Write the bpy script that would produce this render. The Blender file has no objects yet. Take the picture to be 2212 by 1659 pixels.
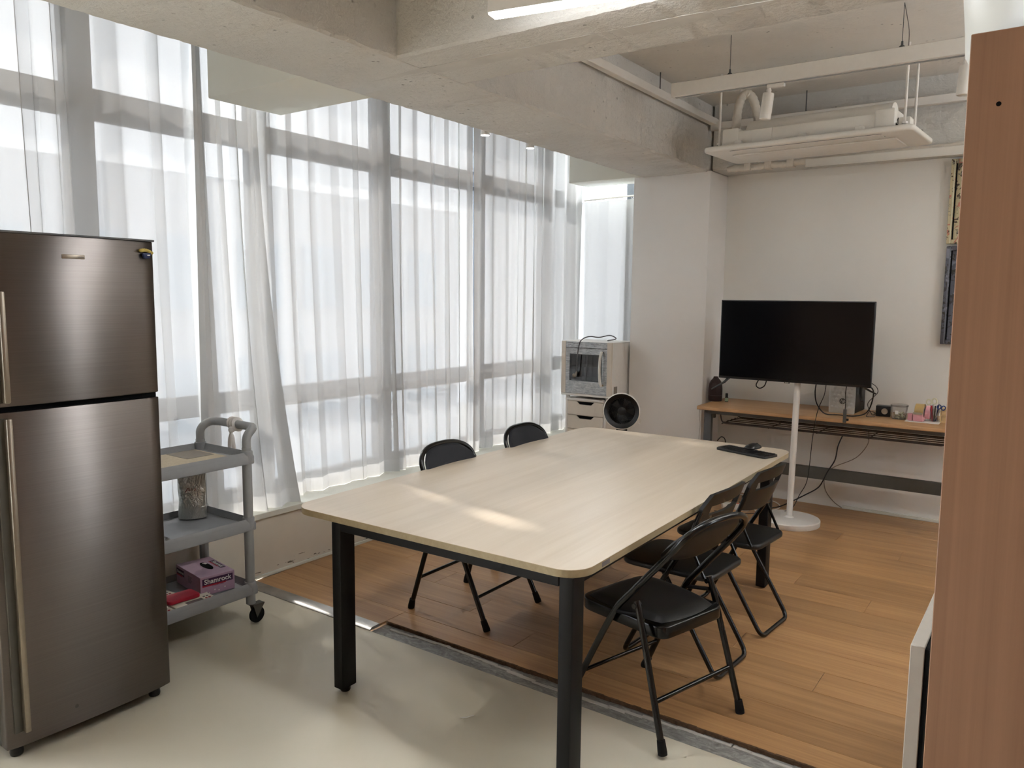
import bpy, bmesh, math, random
from mathutils import Vector, Matrix
random.seed(7)
PI = math.pi
sc = bpy.context.scene
COL = sc.collection

# ------------------------------------------------------------------ camera
FPX, YAW, PITCH, ROLL, CAMH = 1682.65, -0.61530, -0.111948, 0.009961, 1.60
cam = bpy.data.cameras.new('camera'); camo = bpy.data.objects.new('camera', cam); COL.objects.link(camo)
cam.sensor_fit = 'HORIZONTAL'; cam.sensor_width = 36.0; cam.lens = FPX / 2212 * 36.0
cam.clip_start = 0.02; cam.clip_end = 200
_f = Vector((math.sin(YAW)*math.cos(PITCH), math.cos(YAW)*math.cos(PITCH), math.sin(PITCH)))
_r = Vector((math.cos(YAW), -math.sin(YAW), 0)); _u = _r.cross(_f)
_r2 = math.cos(ROLL)*_r + math.sin(ROLL)*_u; _u2 = -math.sin(ROLL)*_r + math.cos(ROLL)*_u
M = Matrix((_r2, _u2, -_f)).transposed().to_4x4(); M.translation = (0, 0, CAMH)
camo.matrix_world = M
sc.camera = camo

# ------------------------------------------------------------------ world, sun, exposure
w = bpy.data.worlds.new('sky'); sc.world = w; w.use_nodes = True
bg = w.node_tree.nodes['Background']; bg.inputs[0].default_value = (0.90, 0.95, 1.0, 1); bg.inputs[1].default_value = 5.6
sl = bpy.data.lights.new('sun', 'SUN'); sl.energy = 6.5; sl.angle = math.radians(2.5); sl.color = (1.0, 0.95, 0.88)
so = bpy.data.objects.new('sun', sl); COL.objects.link(so)
_el, _az = math.radians(42), math.radians(-11.5)
so.rotation_euler = Vector((math.cos(_el)*math.cos(_az), math.cos(_el)*math.sin(_az), -math.sin(_el))).to_track_quat('-Z', 'Y').to_euler()
so.location = (-12, 4, 10)
vs = sc.view_settings
vs.view_transform = 'Standard'; vs.look = 'None'; vs.gamma = 1.0; vs.use_curve_mapping = False
vs.exposure = 1.3
sc.cycles.use_denoising = True
sc.cycles.max_bounces = 6; sc.cycles.diffuse_bounces = 4; sc.cycles.glossy_bounces = 3; sc.cycles.transmission_bounces = 3; sc.cycles.transparent_max_bounces = 8
sc.cycles.use_adaptive_sampling = True; sc.cycles.adaptive_threshold = 0.1; sc.cycles.adaptive_min_samples = 16
sc.cycles.sample_clamp_indirect = 6.0
sc.cycles.caustics_reflective = False; sc.cycles.caustics_refractive = False

# ------------------------------------------------------------------ materials
MATS = {}
def srgb(r, g, b):
    def f(c):
        c /= 255.0
        return c/12.92 if c <= 0.04045 else ((c+0.055)/1.055)**2.4
    return (f(r), f(g), f(b), 1.0)
class NT:
    def __init__(s, name):
        s.m = bpy.data.materials.new(name); s.m.use_nodes = True
        s.t = s.m.node_tree; s.b = s.t.nodes['Principled BSDF']; s.o = s.t.nodes['Material Output']
    def n(s, typ, **kw):
        nd = s.t.nodes.new(typ)
        for k, v in kw.items(): setattr(nd, k, v)
        return nd
    def l(s, a, b): s.t.links.new(a, b)
    def coords(s, scale=(1,1,1), rot=(0,0,0), out='Object'):
        tc = s.n('ShaderNodeTexCoord'); mp = s.n('ShaderNodeMapping')
        mp.inputs['Scale'].default_value = scale; mp.inputs['Rotation'].default_value = rot
        s.l(tc.outputs[out], mp.inputs['Vector']); return mp.outputs['Vector']
    def noise(s, vec, scale, detail=4, rough=0.55, dist=0.0):
        nd = s.n('ShaderNodeTexNoise'); nd.inputs['Scale'].default_value = scale
        nd.inputs['Detail'].default_value = detail; nd.inputs['Roughness'].default_value = rough
        nd.inputs['Distortion'].default_value = dist
        if vec is not None: s.l(vec, nd.inputs['Vector'])
        return nd.outputs['Fac']
    def ramp(s, fac, stops):
        nd = s.n('ShaderNodeValToRGB'); e = nd.color_ramp.elements
        e[0].position, e[0].color = stops[0]; e[1].position, e[1].color = stops[-1]
        for p, c in stops[1:-1]:
            q = e.new(p); q.color = c
        s.l(fac, nd.inputs['Fac']); return nd.outputs['Color']
    def mix(s, fac, a, b, typ='MIX'):
        nd = s.n('ShaderNodeMix', data_type='RGBA', blend_type=typ)
        for inp, v in ((nd.inputs[0], fac), (nd.inputs[6], a), (nd.inputs[7], b)):
            if hasattr(v, 'links'): s.l(v, inp)
            else: inp.default_value = v
        return nd.outputs[2]
    def bump(s, h, strength=0.2, dist=0.01):
        nd = s.n('ShaderNodeBump'); nd.inputs['Strength'].default_value = strength; nd.inputs['Distance'].default_value = dist
        s.l(h, nd.inputs['Height']); s.l(nd.outputs['Normal'], s.b.inputs['Normal']); return nd
    def set(s, color=None, rough=None, metal=None, spec=None, **kw):
        if color is not None:
            if hasattr(color, 'links'): s.l(color, s.b.inputs['Base Color'])
            else: s.b.inputs['Base Color'].default_value = color
        if rough is not None:
            if hasattr(rough, 'links'): s.l(rough, s.b.inputs['Roughness'])
            else: s.b.inputs['Roughness'].default_value = rough
        if metal is not None: s.b.inputs['Metallic'].default_value = metal
        if spec is not None: s.b.inputs['Specular IOR Level'].default_value = spec
        for k, v in kw.items(): s.b.inputs[k.replace('_', ' ')].default_value = v
        return s.m
def plain(name, color, rough=0.5, metal=0.0, spec=0.5, var=0.06, scale=30, bump=0.0, **kw):
    """procedural: base colour with slight mottling and optional fine relief"""
    t = NT(name); v = t.coords()
    n = t.noise(v, scale)
    dark = tuple(c*(1-var) for c in color[:3])+(1,); lite = tuple(min(1, c*(1+var)) for c in color[:3])+(1,)
    c = t.ramp(n, [(0.3, dark), (0.7, lite)])
    if bump: t.bump(t.noise(v, scale*6, 2), bump, 0.002)
    MATS[name] = t.set(c, rough, metal, spec, **kw); return MATS[name]

# painted rough concrete
def concrete(name, base, bumpy=0.5):
    t = NT(name); v = t.coords()
    big = t.noise(v, 1.6, 6, 0.6); fine = t.noise(v, 22, 6, 0.65)
    c = t.ramp(big, [(0.3, tuple(x*0.88 for x in base[:3])+(1,)), (0.7, base)])
    pit = t.n('ShaderNodeTexVoronoi'); pit.inputs['Scale'].default_value = 17; t.l(v, pit.inputs['Vector'])
    msk = t.noise(v, 3.2, 3)
    pr = t.ramp(pit.outputs['Distance'], [(0.06, (0,0,0,1)), (0.14, (1,1,1,1))])
    mr = t.ramp(msk, [(0.50, (1,1,1,1)), (0.56, (0,0,0,1))])
    pits = t.mix(1.0, pr, mr, 'LIGHTEN')
    c2 = t.mix(pits, tuple(x*0.55 for x in base[:3])+(1,), c)
    h = t.mix(0.5, fine, pits, 'MULTIPLY')
    t.bump(h, bumpy, 0.03)
    MATS[name] = t.set(c2, 0.85, 0, 0.3); return MATS[name]
concrete('concrete', srgb(216, 213, 207))
concrete('concrete_slab', srgb(228, 224, 217), 0.25)
plain('patch_mortar', srgb(200, 197, 191), 0.9, var=0.08, scale=6, bump=0.5)
plain('paint_white', srgb(238, 236, 230), 0.7, spec=0.3, var=0.012, scale=3)
plain('panel_brown', srgb(122, 98, 80), 0.6, var=0.05, scale=5)  # brown invented for the unseen walls, to cut bounced light
plain('paint_column', srgb(237, 234, 230), 0.7, spec=0.3, var=0.012, scale=3)
plain('paint_smooth', srgb(230, 230, 220), 0.6, spec=0.3, var=0.015, scale=4)
# spandrel wall below the ledge with scuffs near the floor
t = NT('spandrel'); v = t.coords()
sc1 = t.noise(t.coords((3, 3, 14)), 3.0, 5, 0.7)
sep = t.n('ShaderNodeSeparateXYZ'); tc = t.n('ShaderNodeTexCoord'); t.l(tc.outputs['Object'], sep.inputs[0])
mr = t.n('ShaderNodeMapRange'); mr.inputs[1].default_value = 0.02; mr.inputs[2].default_value = 0.16; mr.inputs[3].default_value = 0.60; mr.inputs[4].default_value = 0.78
t.l(sep.outputs['Z'], mr.inputs[0])
gt = t.n('ShaderNodeMath', operation='GREATER_THAN'); t.l(sc1, gt.inputs[0]); t.l(mr.outputs[0], gt.inputs[1])
base = t.ramp(t.noise(v, 3), [(0.3, srgb(216, 208, 194)), (0.7, srgb(226, 218, 204))])
MATS['spandrel'] = t.set(t.mix(gt.outputs[0], base, srgb(120, 110, 96)), 0.7, 0, 0.3)
# resin floor
t = NT('resin'); v = t.coords()
c = t.ramp(t.noise(v, 1.3, 5, 0.6, 0.6), [(0.3, srgb(213, 206, 187)), (0.52, srgb(217, 210, 191)), (0.72, srgb(222, 213, 196))])
r = t.ramp(t.noise(v, 2, 3), [(0.3, (0.30,)*3+(1,)), (0.7, (0.36,)*3+(1,))])
t.bump(t.noise(v, 60, 2), 0.03, 0.002)
MATS['resin'] = t.set(c, r, 0, 0.5)
# wood planks (grain along X), tint differs by plank
def wood(name, a, b, axis='x', rough=0.4, rand=0.25, fine=1.0, ringdist=1.2, coat=0.0):
    t = NT(name)
    s = {'x': (0.7, 14, 14), 'y': (14, 0.7, 14), 'z': (55, 55, 0.5)}[axis]
    s2 = {'x': (2.0, 90, 90), 'y': (90, 2.0, 90), 'z': (90, 90, 2.0)}[axis]
    tc = t.n('ShaderNodeTexCoord'); oi = t.n('ShaderNodeObjectInfo')
    vm = t.n('ShaderNodeVectorMath', operation='MULTIPLY_ADD')
    cx = t.n('ShaderNodeCombineXYZ')
    for i in range(3): t.l(oi.outputs['Random'], cx.inputs[i])
    vm.inputs[1].default_value = (13.7, 7.1, 5.3); t.l(cx.outputs[0], vm.inputs[0]); t.l(tc.outputs['Object'], vm.inputs[2])
    def mapped(sc_):
        mp = t.n('ShaderNodeMapping'); mp.inputs['Scale'].default_value = sc_; t.l(vm.outputs[0], mp.inputs['Vector']); return mp.outputs[0]
    g1 = t.noise(mapped(s), 1.0, 5, 0.6, ringdist); g2 = t.noise(mapped(s2), 1.0, 3, 0.6, 0.2)
    g = t.mix(0.35*fine, g1, g2)
    c = t.ramp(g, [(0.32, a), (0.68, b)])
    hv = t.n('ShaderNodeHueSaturation'); mrr = t.n('ShaderNodeMapRange')
    mrr.inputs[3].default_value = 1-rand; mrr.inputs[4].default_value = 1+rand*0.7
    t.l(oi.outputs['Random'], mrr.inputs[0]); t.l(mrr.outputs[0], hv.inputs['Value']); t.l(c, hv.inputs['Color'])
    t.bump(g2, 0.08, 0.001)
    MATS[name] = t.set(hv.outputs[0], rough, 0, 0.45); return MATS[name]
wood('plank_wood', srgb(158, 117, 76), srgb(196, 153, 106), 'x', 0.38, 0.16)
wood('table_wood', srgb(206, 190, 168), srgb(220, 206, 187), 'y', 0.33, 0.0, 0.9, 0.5)
wood('table_edge', srgb(158, 143, 112), srgb(178, 163, 132), 'y', 0.45, 0.0)
wood('desk_wood', srgb(170, 128, 84), srgb(192, 150, 106), 'x', 0.35, 0.0)
wood('cabinet_wood', srgb(136, 100, 76), srgb(156, 117, 91), 'z', 0.45, 0.0, 1.0, 0.8)
wood('pale_wood', srgb(200, 168, 120), srgb(216, 186, 140), 'x', 0.5, 0.0)
# stainless, brushed
t = NT('stainless'); v = t.coords((2, 1.5, 260))
n = t.noise(v, 1.0, 2)
c = t.ramp(n, [(0.3, srgb(106, 100, 96)), (0.7, srgb(112, 106, 102))])
tg = t.n('ShaderNodeTangent', direction_type='RADIAL', axis='Z'); t.l(tg.outputs[0], t.b.inputs['Tangent'])
MATS['stainless'] = t.set(c, 0.31, 0.95, 0.5, Anisotropic=0.95, Anisotropic_Rotation=0.25)
plain('steel_bright', srgb(190, 186, 176), 0.3, 0.9, var=0.08, scale=40)
plain('steel_brush', srgb(150, 140, 126), 0.35, 0.8, var=0.05, scale=40)
plain('alu_strip', srgb(176, 174, 170), 0.32, 0.8, var=0.16, scale=9)
plain('black_metal', srgb(12, 12, 14), 0.5, 0.0, 0.25, var=0.1)
plain('black_gloss', srgb(9, 9, 9), 0.22, 0.0, 0.5, var=0.1)
plain('black_vinyl', srgb(19, 17, 16), 0.5, 0.0, 0.4, var=0.12, scale=60, bump=0.15)
plain('blue_black_vinyl', srgb(30, 33, 40), 0.5, 0.0, 0.4, var=0.12, scale=60, bump=0.15)
plain('black_plastic', srgb(13, 13, 13), 0.42, 0.0, 0.5, var=0.1, scale=80)
plain('rubber', srgb(26, 26, 27), 0.8, 0.0, 0.2, var=0.1)
plain('dark_void', srgb(12, 12, 13), 0.9, 0, 0.1)
plain('grey_plastic', srgb(158, 160, 160), 0.5, 0, 0.4, var=0.03)
plain('grey_tray', srgb(148, 150, 152), 0.5, 0, 0.4, var=0.03)
plain('grey_steel', srgb(92, 92, 92), 0.45, 0.3, 0.5, var=0.06)
plain('grey_dark_steel', srgb(80, 78, 72), 0.5, 0.2, 0.5, var=0.06)
plain('wire_brown', srgb(62, 50, 44), 0.5, 0.3, 0.4, var=0.05)
plain('white_metal', srgb(226, 222, 216), 0.4, 0, 0.5, var=0.02)
plain('white_plastic', srgb(224, 220, 212), 0.42, 0, 0.5, var=0.02)
plain('ac_white', srgb(228, 224, 216), 0.45, 0, 0.45, var=0.02)
plain('cream_metal', srgb(214, 204, 190), 0.45, 0, 0.45, var=0.02)
plain('frame_grey', srgb(118, 124, 134), 0.45, 0.2, 0.5, var=0.05)
plain('screen', srgb(7, 7, 10), 0.14, 0, 0.22, var=0.1)
plain('bezel', srgb(20, 20, 22), 0.35, 0, 0.5, var=0.1)
plain('pot_white', srgb(208, 208, 202), 0.3, 0, 0.5, var=0.03, scale=8)
plain('partition_grey', srgb(176, 170, 160), 0.5, 0, 0.4, var=0.02)
plain('diffuser_brown', srgb(48, 32, 30), 0.45, 0, 0.4, var=0.1)
plain('pc_silver', srgb(196, 196, 192), 0.35, 0.35, 0.5, var=0.03)
plain('pink_plastic', srgb(222, 160, 168), 0.4, 0, 0.5, var=0.03)
plain('tape_amber', srgb(178, 150, 96), 0.35, 0, 0.5, var=0.06)
plain('cream_plastic', srgb(224, 222, 196), 0.4, 0, 0.5, var=0.03)
plain('blue_plastic', srgb(44, 62, 120), 0.4, 0, 0.5, var=0.05)
plain('green_label', srgb(176, 196, 168), 0.6, 0, 0.3, var=0.05)
plain('paper_white', srgb(226, 224, 218), 0.7, 0, 0.3, var=0.03)
plain('lilac_card', srgb(178, 148, 168), 0.5, 0, 0.4, var=0.06, scale=14)
plain('lilac_dark', srgb(136, 104, 130), 0.5, 0, 0.4, var=0.06)
plain('plum_print', srgb(66, 32, 66), 0.5, 0, 0.4, var=0.05)
plain('red_print', srgb(170, 36, 52), 0.5, 0, 0.4, var=0.05)
plain('grey_print', srgb(120, 116, 116), 0.6, 0, 0.3, var=0.05)
plain('red_silicone', srgb(176, 34, 54), 0.5, 0, 0.4, var=0.05)
plain('coral_silicone', srgb(206, 120, 106), 0.5, 0, 0.4, var=0.05)
plain('ivory_plastic', srgb(222, 218, 200), 0.4, 0, 0.5, var=0.03)
plain('lcd', srgb(106, 106, 104), 0.25, 0, 0.5, var=0.03)
plain('cloth_white', srgb(226, 222, 218), 0.9, 0, 0.2, var=0.05, scale=50)
plain('yellow_resin', srgb(206, 186, 104), 0.5, 0, 0.4, var=0.1, scale=80)
plain('navy_resin', srgb(50, 62, 100), 0.5, 0, 0.4, var=0.06)
plain('mat_beige', srgb(190, 176, 152), 0.8, 0, 0.3, var=0.08, scale=90)
plain('mat_grey', srgb(140, 132, 122), 0.8, 0, 0.3, var=0.06, scale=60)
plain('wrap_white', srgb(218, 210, 198), 0.8, 0, 0.3, var=0.05, scale=30, bump=0.4)
plain('cable_black', srgb(20, 18, 20), 0.5, 0, 0.4, var=0.05)
plain('cable_grey', srgb(150, 140, 126), 0.5, 0, 0.4, var=0.05)
plain('cable_dark_grey', srgb(88, 84, 84), 0.5, 0, 0.4, var=0.05)
plain('building_pale', srgb(214, 216, 220), 0.8, 0, 0.3, var=0.06, scale=0.3)
plain('building_glass', srgb(192, 202, 212), 0.2, 0, 0.5, var=0.08, scale=0.3)
plain('street_grey', srgb(196, 196, 192), 0.9, 0, 0.3, var=0.08, scale=0.2)
# foil pouch
t = NT('foil'); v = t.coords((1, 1, 0.6))
t.bump(t.noise(v, 26, 4, 0.6, 1.2), 0.8, 0.012)
MATS['foil'] = t.set(srgb(196, 198, 194), 0.28, 0.9)
# trench filler of grey stone
t = NT('stone_grey'); v = t.coords((1, 2.2, 1), (0, 0, 0.5))
n = t.noise(v, 16, 6, 0.65, 1.6)
c = t.ramp(n, [(0.3, srgb(108, 106, 102)), (0.5, srgb(140, 139, 135)), (0.72, srgb(184, 183, 178))])
t.bump(n, 0.25, 0.006); MATS['stone_grey'] = t.set(c, 0.4, 0, 0.5)
plain('torn_edge', srgb(92, 72, 56), 0.9, 0, 0.2, var=0.3, scale=60, bump=0.6)
# oven door with fine wavy relief
t = NT('oven_wave'); v = t.coords((26, 26, 90))
n = t.noise(v, 1.0, 3, 0.5, 1.0)
c = t.ramp(n, [(0.35, srgb(150, 152, 154)), (0.65, srgb(192, 194, 194))])
t.bump(n, 0.3, 0.002); MATS['oven_wave'] = t.set(c, 0.35, 0.5, 0.5)
# patterned frames (generic dabs of colour)
def dabs(name, ground, spots):
    t = NT(name); v = t.coords()
    col = ground
    for i, (c, sc_, th) in enumerate(spots):
        vo = t.n('ShaderNodeTexNoise'); vo.inputs['Scale'].default_value = sc_; vo.inputs['Detail'].default_value = 1.5; vo.inputs['Distortion'].default_value = 1.5
        mp = t.n('ShaderNodeMapping'); mp.inputs['Location'].default_value = (3.1*i, 1.7*i, 5.9*i)
        tc = t.n('ShaderNodeTexCoord'); t.l(tc.outputs['Object'], mp.inputs[0]); t.l(mp.outputs[0], vo.inputs['Vector'])
        g = t.ramp(vo.outputs['Fac'], [(th, (0,0,0,1)), (th+0.03, (1,1,1,1))])
        col = t.mix(g, col, c)
    MATS[name] = t.set(col, 0.45, 0, 0.5)
dabs('pattern_floral', srgb(206, 194, 156), [(srgb(196, 130, 112), 14, 0.58), (srgb(92, 76, 62), 20, 0.60), (srgb(150, 146, 128), 24, 0.62)])
dabs('pattern_dark', srgb(92, 94, 104), [(srgb(64, 60, 62), 12, 0.55), (srgb(130, 134, 146), 10, 0.62), (srgb(60, 58, 52), 26, 0.60)])
# sheer curtain cloth
def cloth(name, transp, transl, col, dif=(0.55, 0.55, 0.545, 1)):
    t = NT(name); nt = t.t
    v = t.coords((1, 1, 1))
    tr = t.n('ShaderNodeBsdfTransparent'); tr.inputs[0].default_value = (1, 1, 1, 1)
    tl = t.n('ShaderNodeBsdfTranslucent'); df = t.n('ShaderNodeBsdfDiffuse')
    weave = t.noise(v, 180, 2)
    cc = t.ramp(weave, [(0.3, tuple(x*0.97 for x in col[:3])+(1,)), (0.7, col)])
    t.l(cc, tl.inputs[0]); df.inputs[0].default_value = dif
    m1 = t.n('ShaderNodeMixShader'); m1.inputs[0].default_value = transl
    t.l(df.outputs[0], m1.inputs[1]); t.l(tl.outputs[0], m1.inputs[2])
    m2 = t.n('ShaderNodeMixShader')          # woven cloth lets less light straight through at a slant
    lw = t.n('ShaderNodeLayerWeight'); lw.inputs[0].default_value = 0.5
    mr_ = t.n('ShaderNodeMapRange'); mr_.inputs[3].default_value = 1-transp*1.5; mr_.inputs[4].default_value = 1.0
    t.l(lw.outputs['Facing'], mr_.inputs[0]); t.l(mr_.outputs[0], m2.inputs[0])
    t.l(tr.outputs[0], m2.inputs[1]); t.l(m1.outputs[0], m2.inputs[2])
    t.l(m2.outputs[0], t.o.inputs['Surface']); t.t.nodes.remove(t.b)
    MATS[name] = t.m
cloth('sheer_dense', 0.018, 0.032, (0.86, 0.88, 0.90, 1))
cloth('sheer_front', 0.040, 0.055, (0.90, 0.90, 0.89, 1))
cloth('sheer', 0.035, 0.040, (0.88, 0.88, 0.88, 1))
cloth('sheer_hem', 0.012, 0.10, (0.90, 0.88, 0.86, 1))
# clear pane
def glassy(name, gloss=0.07, tint=(1, 1, 1, 1), rough=0.02):
    t = NT(name)
    tr = t.n('ShaderNodeBsdfTransparent'); tr.inputs[0].default_value = tint
    gl = t.n('ShaderNodeBsdfGlossy'); gl.inputs['Roughness'].default_value = rough
    nz = t.noise(t.coords(), 8, 2); rr = t.ramp(nz, [(0.3, (rough,)*3+(1,)), (0.7, (rough*1.3,)*3+(1,))]); t.l(rr, gl.inputs['Roughness'])
    lw = t.n('ShaderNodeLayerWeight'); lw.inputs[0].default_value = 0.2
    mp = t.n('ShaderNodeMapRange'); mp.inputs[3].default_value = gloss; mp.inputs[4].default_value = 0.6; t.l(lw.outputs['Fresnel'], mp.inputs[0])
    m = t.n('ShaderNodeMixShader'); t.l(mp.outputs[0], m.inputs[0]); t.l(tr.outputs[0], m.inputs[1]); t.l(gl.outputs[0], m.inputs[2])
    t.l(m.outputs[0], t.o.inputs['Surface']); t.t.nodes.remove(t.b); MATS[name] = t.m
glassy('pane', 0.04)
glassy('oven_glass', 0.10, (0.30, 0.30, 0.32, 1))
glassy('clear_plastic', 0.10, (0.86, 0.86, 0.86, 1), 0.12)
glassy('bag_film', 0.35, (0.80, 0.80, 0.80, 1), 0.25)
def emit(name, color, strength):
    t = NT(name); t.set(color, 0.4)
    t.b.inputs['Emission Color'].default_value = color; t.b.inputs['Emission Strength'].default_value = strength
    MATS[name] = t.m
emit('led_tube', (0.95, 0.97, 1.0, 1), 34.0)
emit('led_up', (0.93, 0.97, 1.0, 1), 95.0)  # emission of the unseen uplights added to brighten the room
emit('led_warm', (1.0, 0.95, 0.85, 1), 8.0)

# ------------------------------------------------------------------ mesh helpers
def newbm(): return bmesh.new()
def add_box(bm, x0, x1, y0, y1, z0, z1, mat4=None):
    vs_ = [bm.verts.new((x, y, z)) for x in (x0, x1) for y in (y0, y1) for z in (z0, z1)]
    if mat4 is not None:
        for v in vs_: v.co = mat4 @ v.co
    a = vs_
    for f in ((0,1,3,2), (4,6,7,5), (0,4,5,1), (2,3,7,6), (0,2,6,4), (1,5,7,3)):
        bm.faces.new([a[i] for i in f])
    return bm
def box(x0, x1, y0, y1, z0, z1, bev=0.0, seg=2, mat4=None):
    bm = add_box(newbm(), x0, x1, y0, y1, z0, z1)
    if bev: bmesh.ops.bevel(bm, geom=bm.edges[:], offset=bev, segments=seg, profile=0.5, affect='EDGES')
    if mat4 is not None: bmesh.ops.transform(bm, matrix=mat4, verts=bm.verts)
    return bm
def frame_for(d):
    d = d.normalized(); a = Vector((0, 0, 1)) if abs(d.z) < 0.92 else Vector((1, 0, 0))
    u = d.cross(a).normalized(); return u, d.cross(u).normalized()
def smooth_path(pts, sub=6):
    P = [Vector(p) for p in pts]; out = []
    for i in range(len(P)-1):
        p0, p1, p2, p3 = P[max(0, i-1)], P[i], P[i+1], P[min(len(P)-1, i+2)]
        for k in range(sub):
            t_ = k/sub
            out.append(0.5*((2*p1)+(-p0+p2)*t_+(2*p0-5*p1+4*p2-p3)*t_*t_+(-p0+3*p1-3*p2+p3)*t_**3))
    out.append(P[-1]); return out
def round_path(pts, r, n=5):
    """polyline with its corners rounded to radius r"""
    P = [Vector(p) for p in pts]; out = [P[0]]
    for i in range(1, len(P)-1):
        a = (P[i-1]-P[i]); b = (P[i+1]-P[i]); d = min(r, a.length*0.49, b.length*0.49)
        A = P[i]+a.normalized()*d; B = P[i]+b.normalized()*d
        for k in range(n+1):
            t_ = k/n; out.append((1-t_)**2*A+2*t_*(1-t_)*P[i]+t_*t_*B)
    out.append(P[-1]); return out
def add_tube(bm, pts, r, n=10, caps=True, flat=1.0):
    P = [Vector(p) for p in pts]; rings = []
    u = None
    for i, p in enumerate(P):
        d = (P[min(i+1, len(P)-1)]-P[max(i-1, 0)])
        if d.length < 1e-9: d = Vector((0, 0, 1))
        d.normalize()
        if u is None: u, v = frame_for(d)
        else:
            u = (u-d*u.dot(d)).normalized(); v = d.cross(u).normalized()
        rr = r[i] if isinstance(r, (list, tuple)) else r
        rings.append([bm.verts.new(p+u*rr*math.cos(2*PI*k/n)+v*rr*flat*math.sin(2*PI*k/n)) for k in range(n)])
    for a, b in zip(rings, rings[1:]):
        for k in range(n): bm.faces.new((a[k], a[(k+1) % n], b[(k+1) % n], b[k]))
    if caps: bm.faces.new(rings[0][::-1]); bm.faces.new(rings[-1])
    return bm
def tube(pts, r, n=10, flat=1.0): return add_tube(newbm(), pts, r, n, True, flat)
def add_lathe(bm, prof, n=28, center=(0, 0, 0), mat4=None, cap=True):
    rings = []
    for (r, z) in prof:
        rings.append([bm.verts.new((center[0]+r*math.cos(2*PI*k/n), center[1]+r*math.sin(2*PI*k/n), center[2]+z)) for k in range(n)])
    for a, b in zip(rings, rings[1:]):
        for k in range(n): bm.faces.new((a[k], a[(k+1) % n], b[(k+1) % n], b[k]))
    if cap:
        if prof[0][0] > 1e-6: bm.faces.new(rings[0][::-1])
        if prof[-1][0] > 1e-6: bm.faces.new(rings[-1])
    if mat4 is not None:
        for rg in rings:
            for v in rg: v.co = mat4 @ v.co
    return bm
def lathe(prof, n=28, center=(0, 0, 0), mat4=None, cap=True):
    bm = add_lathe(newbm(), prof, n, center, mat4, cap)
    bmesh.ops.remove_doubles(bm, verts=bm.verts, dist=1e-6); return bm
def rrect(x0, x1, y0, y1, r, n=6):
    out = []
    for cx, cy, a0 in ((x1-r, y1-r, 0), (x0+r, y1-r, 90), (x0+r, y0+r, 180), (x1-r, y0+r, 270)):
        for k in range(n+1):
            a = math.radians(a0+90*k/n); out.append((cx+r*math.cos(a), cy+r*math.sin(a)))
    return out
def round_poly(pts, r, n=5):
    P = [Vector((x, y, 0)) for x, y in pts]; out = []
    for i in range(len(P)):
        a = P[i-1]-P[i]; b = P[(i+1) % len(P)]-P[i]; rr = r[i] if isinstance(r, (list, tuple)) else r
        d = min(rr, a.length*0.49, b.length*0.49); A = P[i]+a.normalized()*d; B = P[i]+b.normalized()*d
        for k in range(n+1):
            t_ = k/n; q = (1-t_)**2*A+2*t_*(1-t_)*P[i]+t_*t_*B; out.append((q.x, q.y))
    return out
def add_prism(bm, outline, z0, z1, mat4=None):
    lo = [bm.verts.new((x, y, z0)) for x, y in outline]; hi = [bm.verts.new((x, y, z1)) for x, y in outline]
    n = len(lo)
    bm.faces.new(lo[::-1]); bm.faces.new(hi)
    for k in range(n): bm.faces.new((lo[k], lo[(k+1) % n], hi[(k+1) % n], hi[k]))
    if mat4 is not None:
        for v in lo+hi: v.co = mat4 @ v.co
    return bm
def prism(outline, z0, z1, bev=0.0, seg=2, mat4=None):
    bm = add_prism(newbm(), outline, z0, z1)
    bm.normal_update()
    if bev:
        es = [e for e in bm.edges if len(e.link_faces) == 2 and e.calc_face_angle(0) > 0.9]
        bmesh.ops.bevel(bm, geom=es, offset=bev, segments=seg, profile=0.5, affect='EDGES')
    if mat4 is not None: bmesh.ops.transform(bm, matrix=mat4, verts=bm.verts)
    return bm
def cushion(fn, thick, nu=18, nv=14, ex=4.0):
    """closed pad: fn(u,v)->(point, normal); u,v in [-1,1] mapped to a rounded square; thickness falls off at the rim"""
    bm = newbm(); top = {}; bot = {}
    for i in range(nu+1):
        for j in range(nv+1):
            u = -1+2*i/nu; v = -1+2*j/nv
            uu = u*math.sqrt(max(0, 1-0.22*v*v)); vv = v*math.sqrt(max(0, 1-0.22*u*u))
            p, nrm = fn(uu, vv)
            e = max(0.0, (1-abs(u)**ex))*max(0.0, (1-abs(v)**ex)); e = e**0.45
            rim = i in (0, nu) or j in (0, nv)
            if rim: top[i, j] = bot[i, j] = bm.verts.new(p)
            else:
                top[i, j] = bm.verts.new(p+nrm*thick*0.5*e); bot[i, j] = bm.verts.new(p-nrm*thick*0.5*e)
    for i in range(nu):
        for j in range(nv):
            bm.faces.new((top[i, j], top[i+1, j], top[i+1, j+1], top[i, j+1]))
            q = (bot[i, j+1], bot[i+1, j+1], bot[i+1, j], bot[i, j])
            if len(set(q)) == 4 and set(q) != {top[i, j], top[i+1, j], top[i+1, j+1], top[i, j+1]}:
                try: bm.faces.new(q)
                except ValueError: pass
    bmesh.ops.recalc_face_normals(bm, faces=bm.faces); return bm

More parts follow.
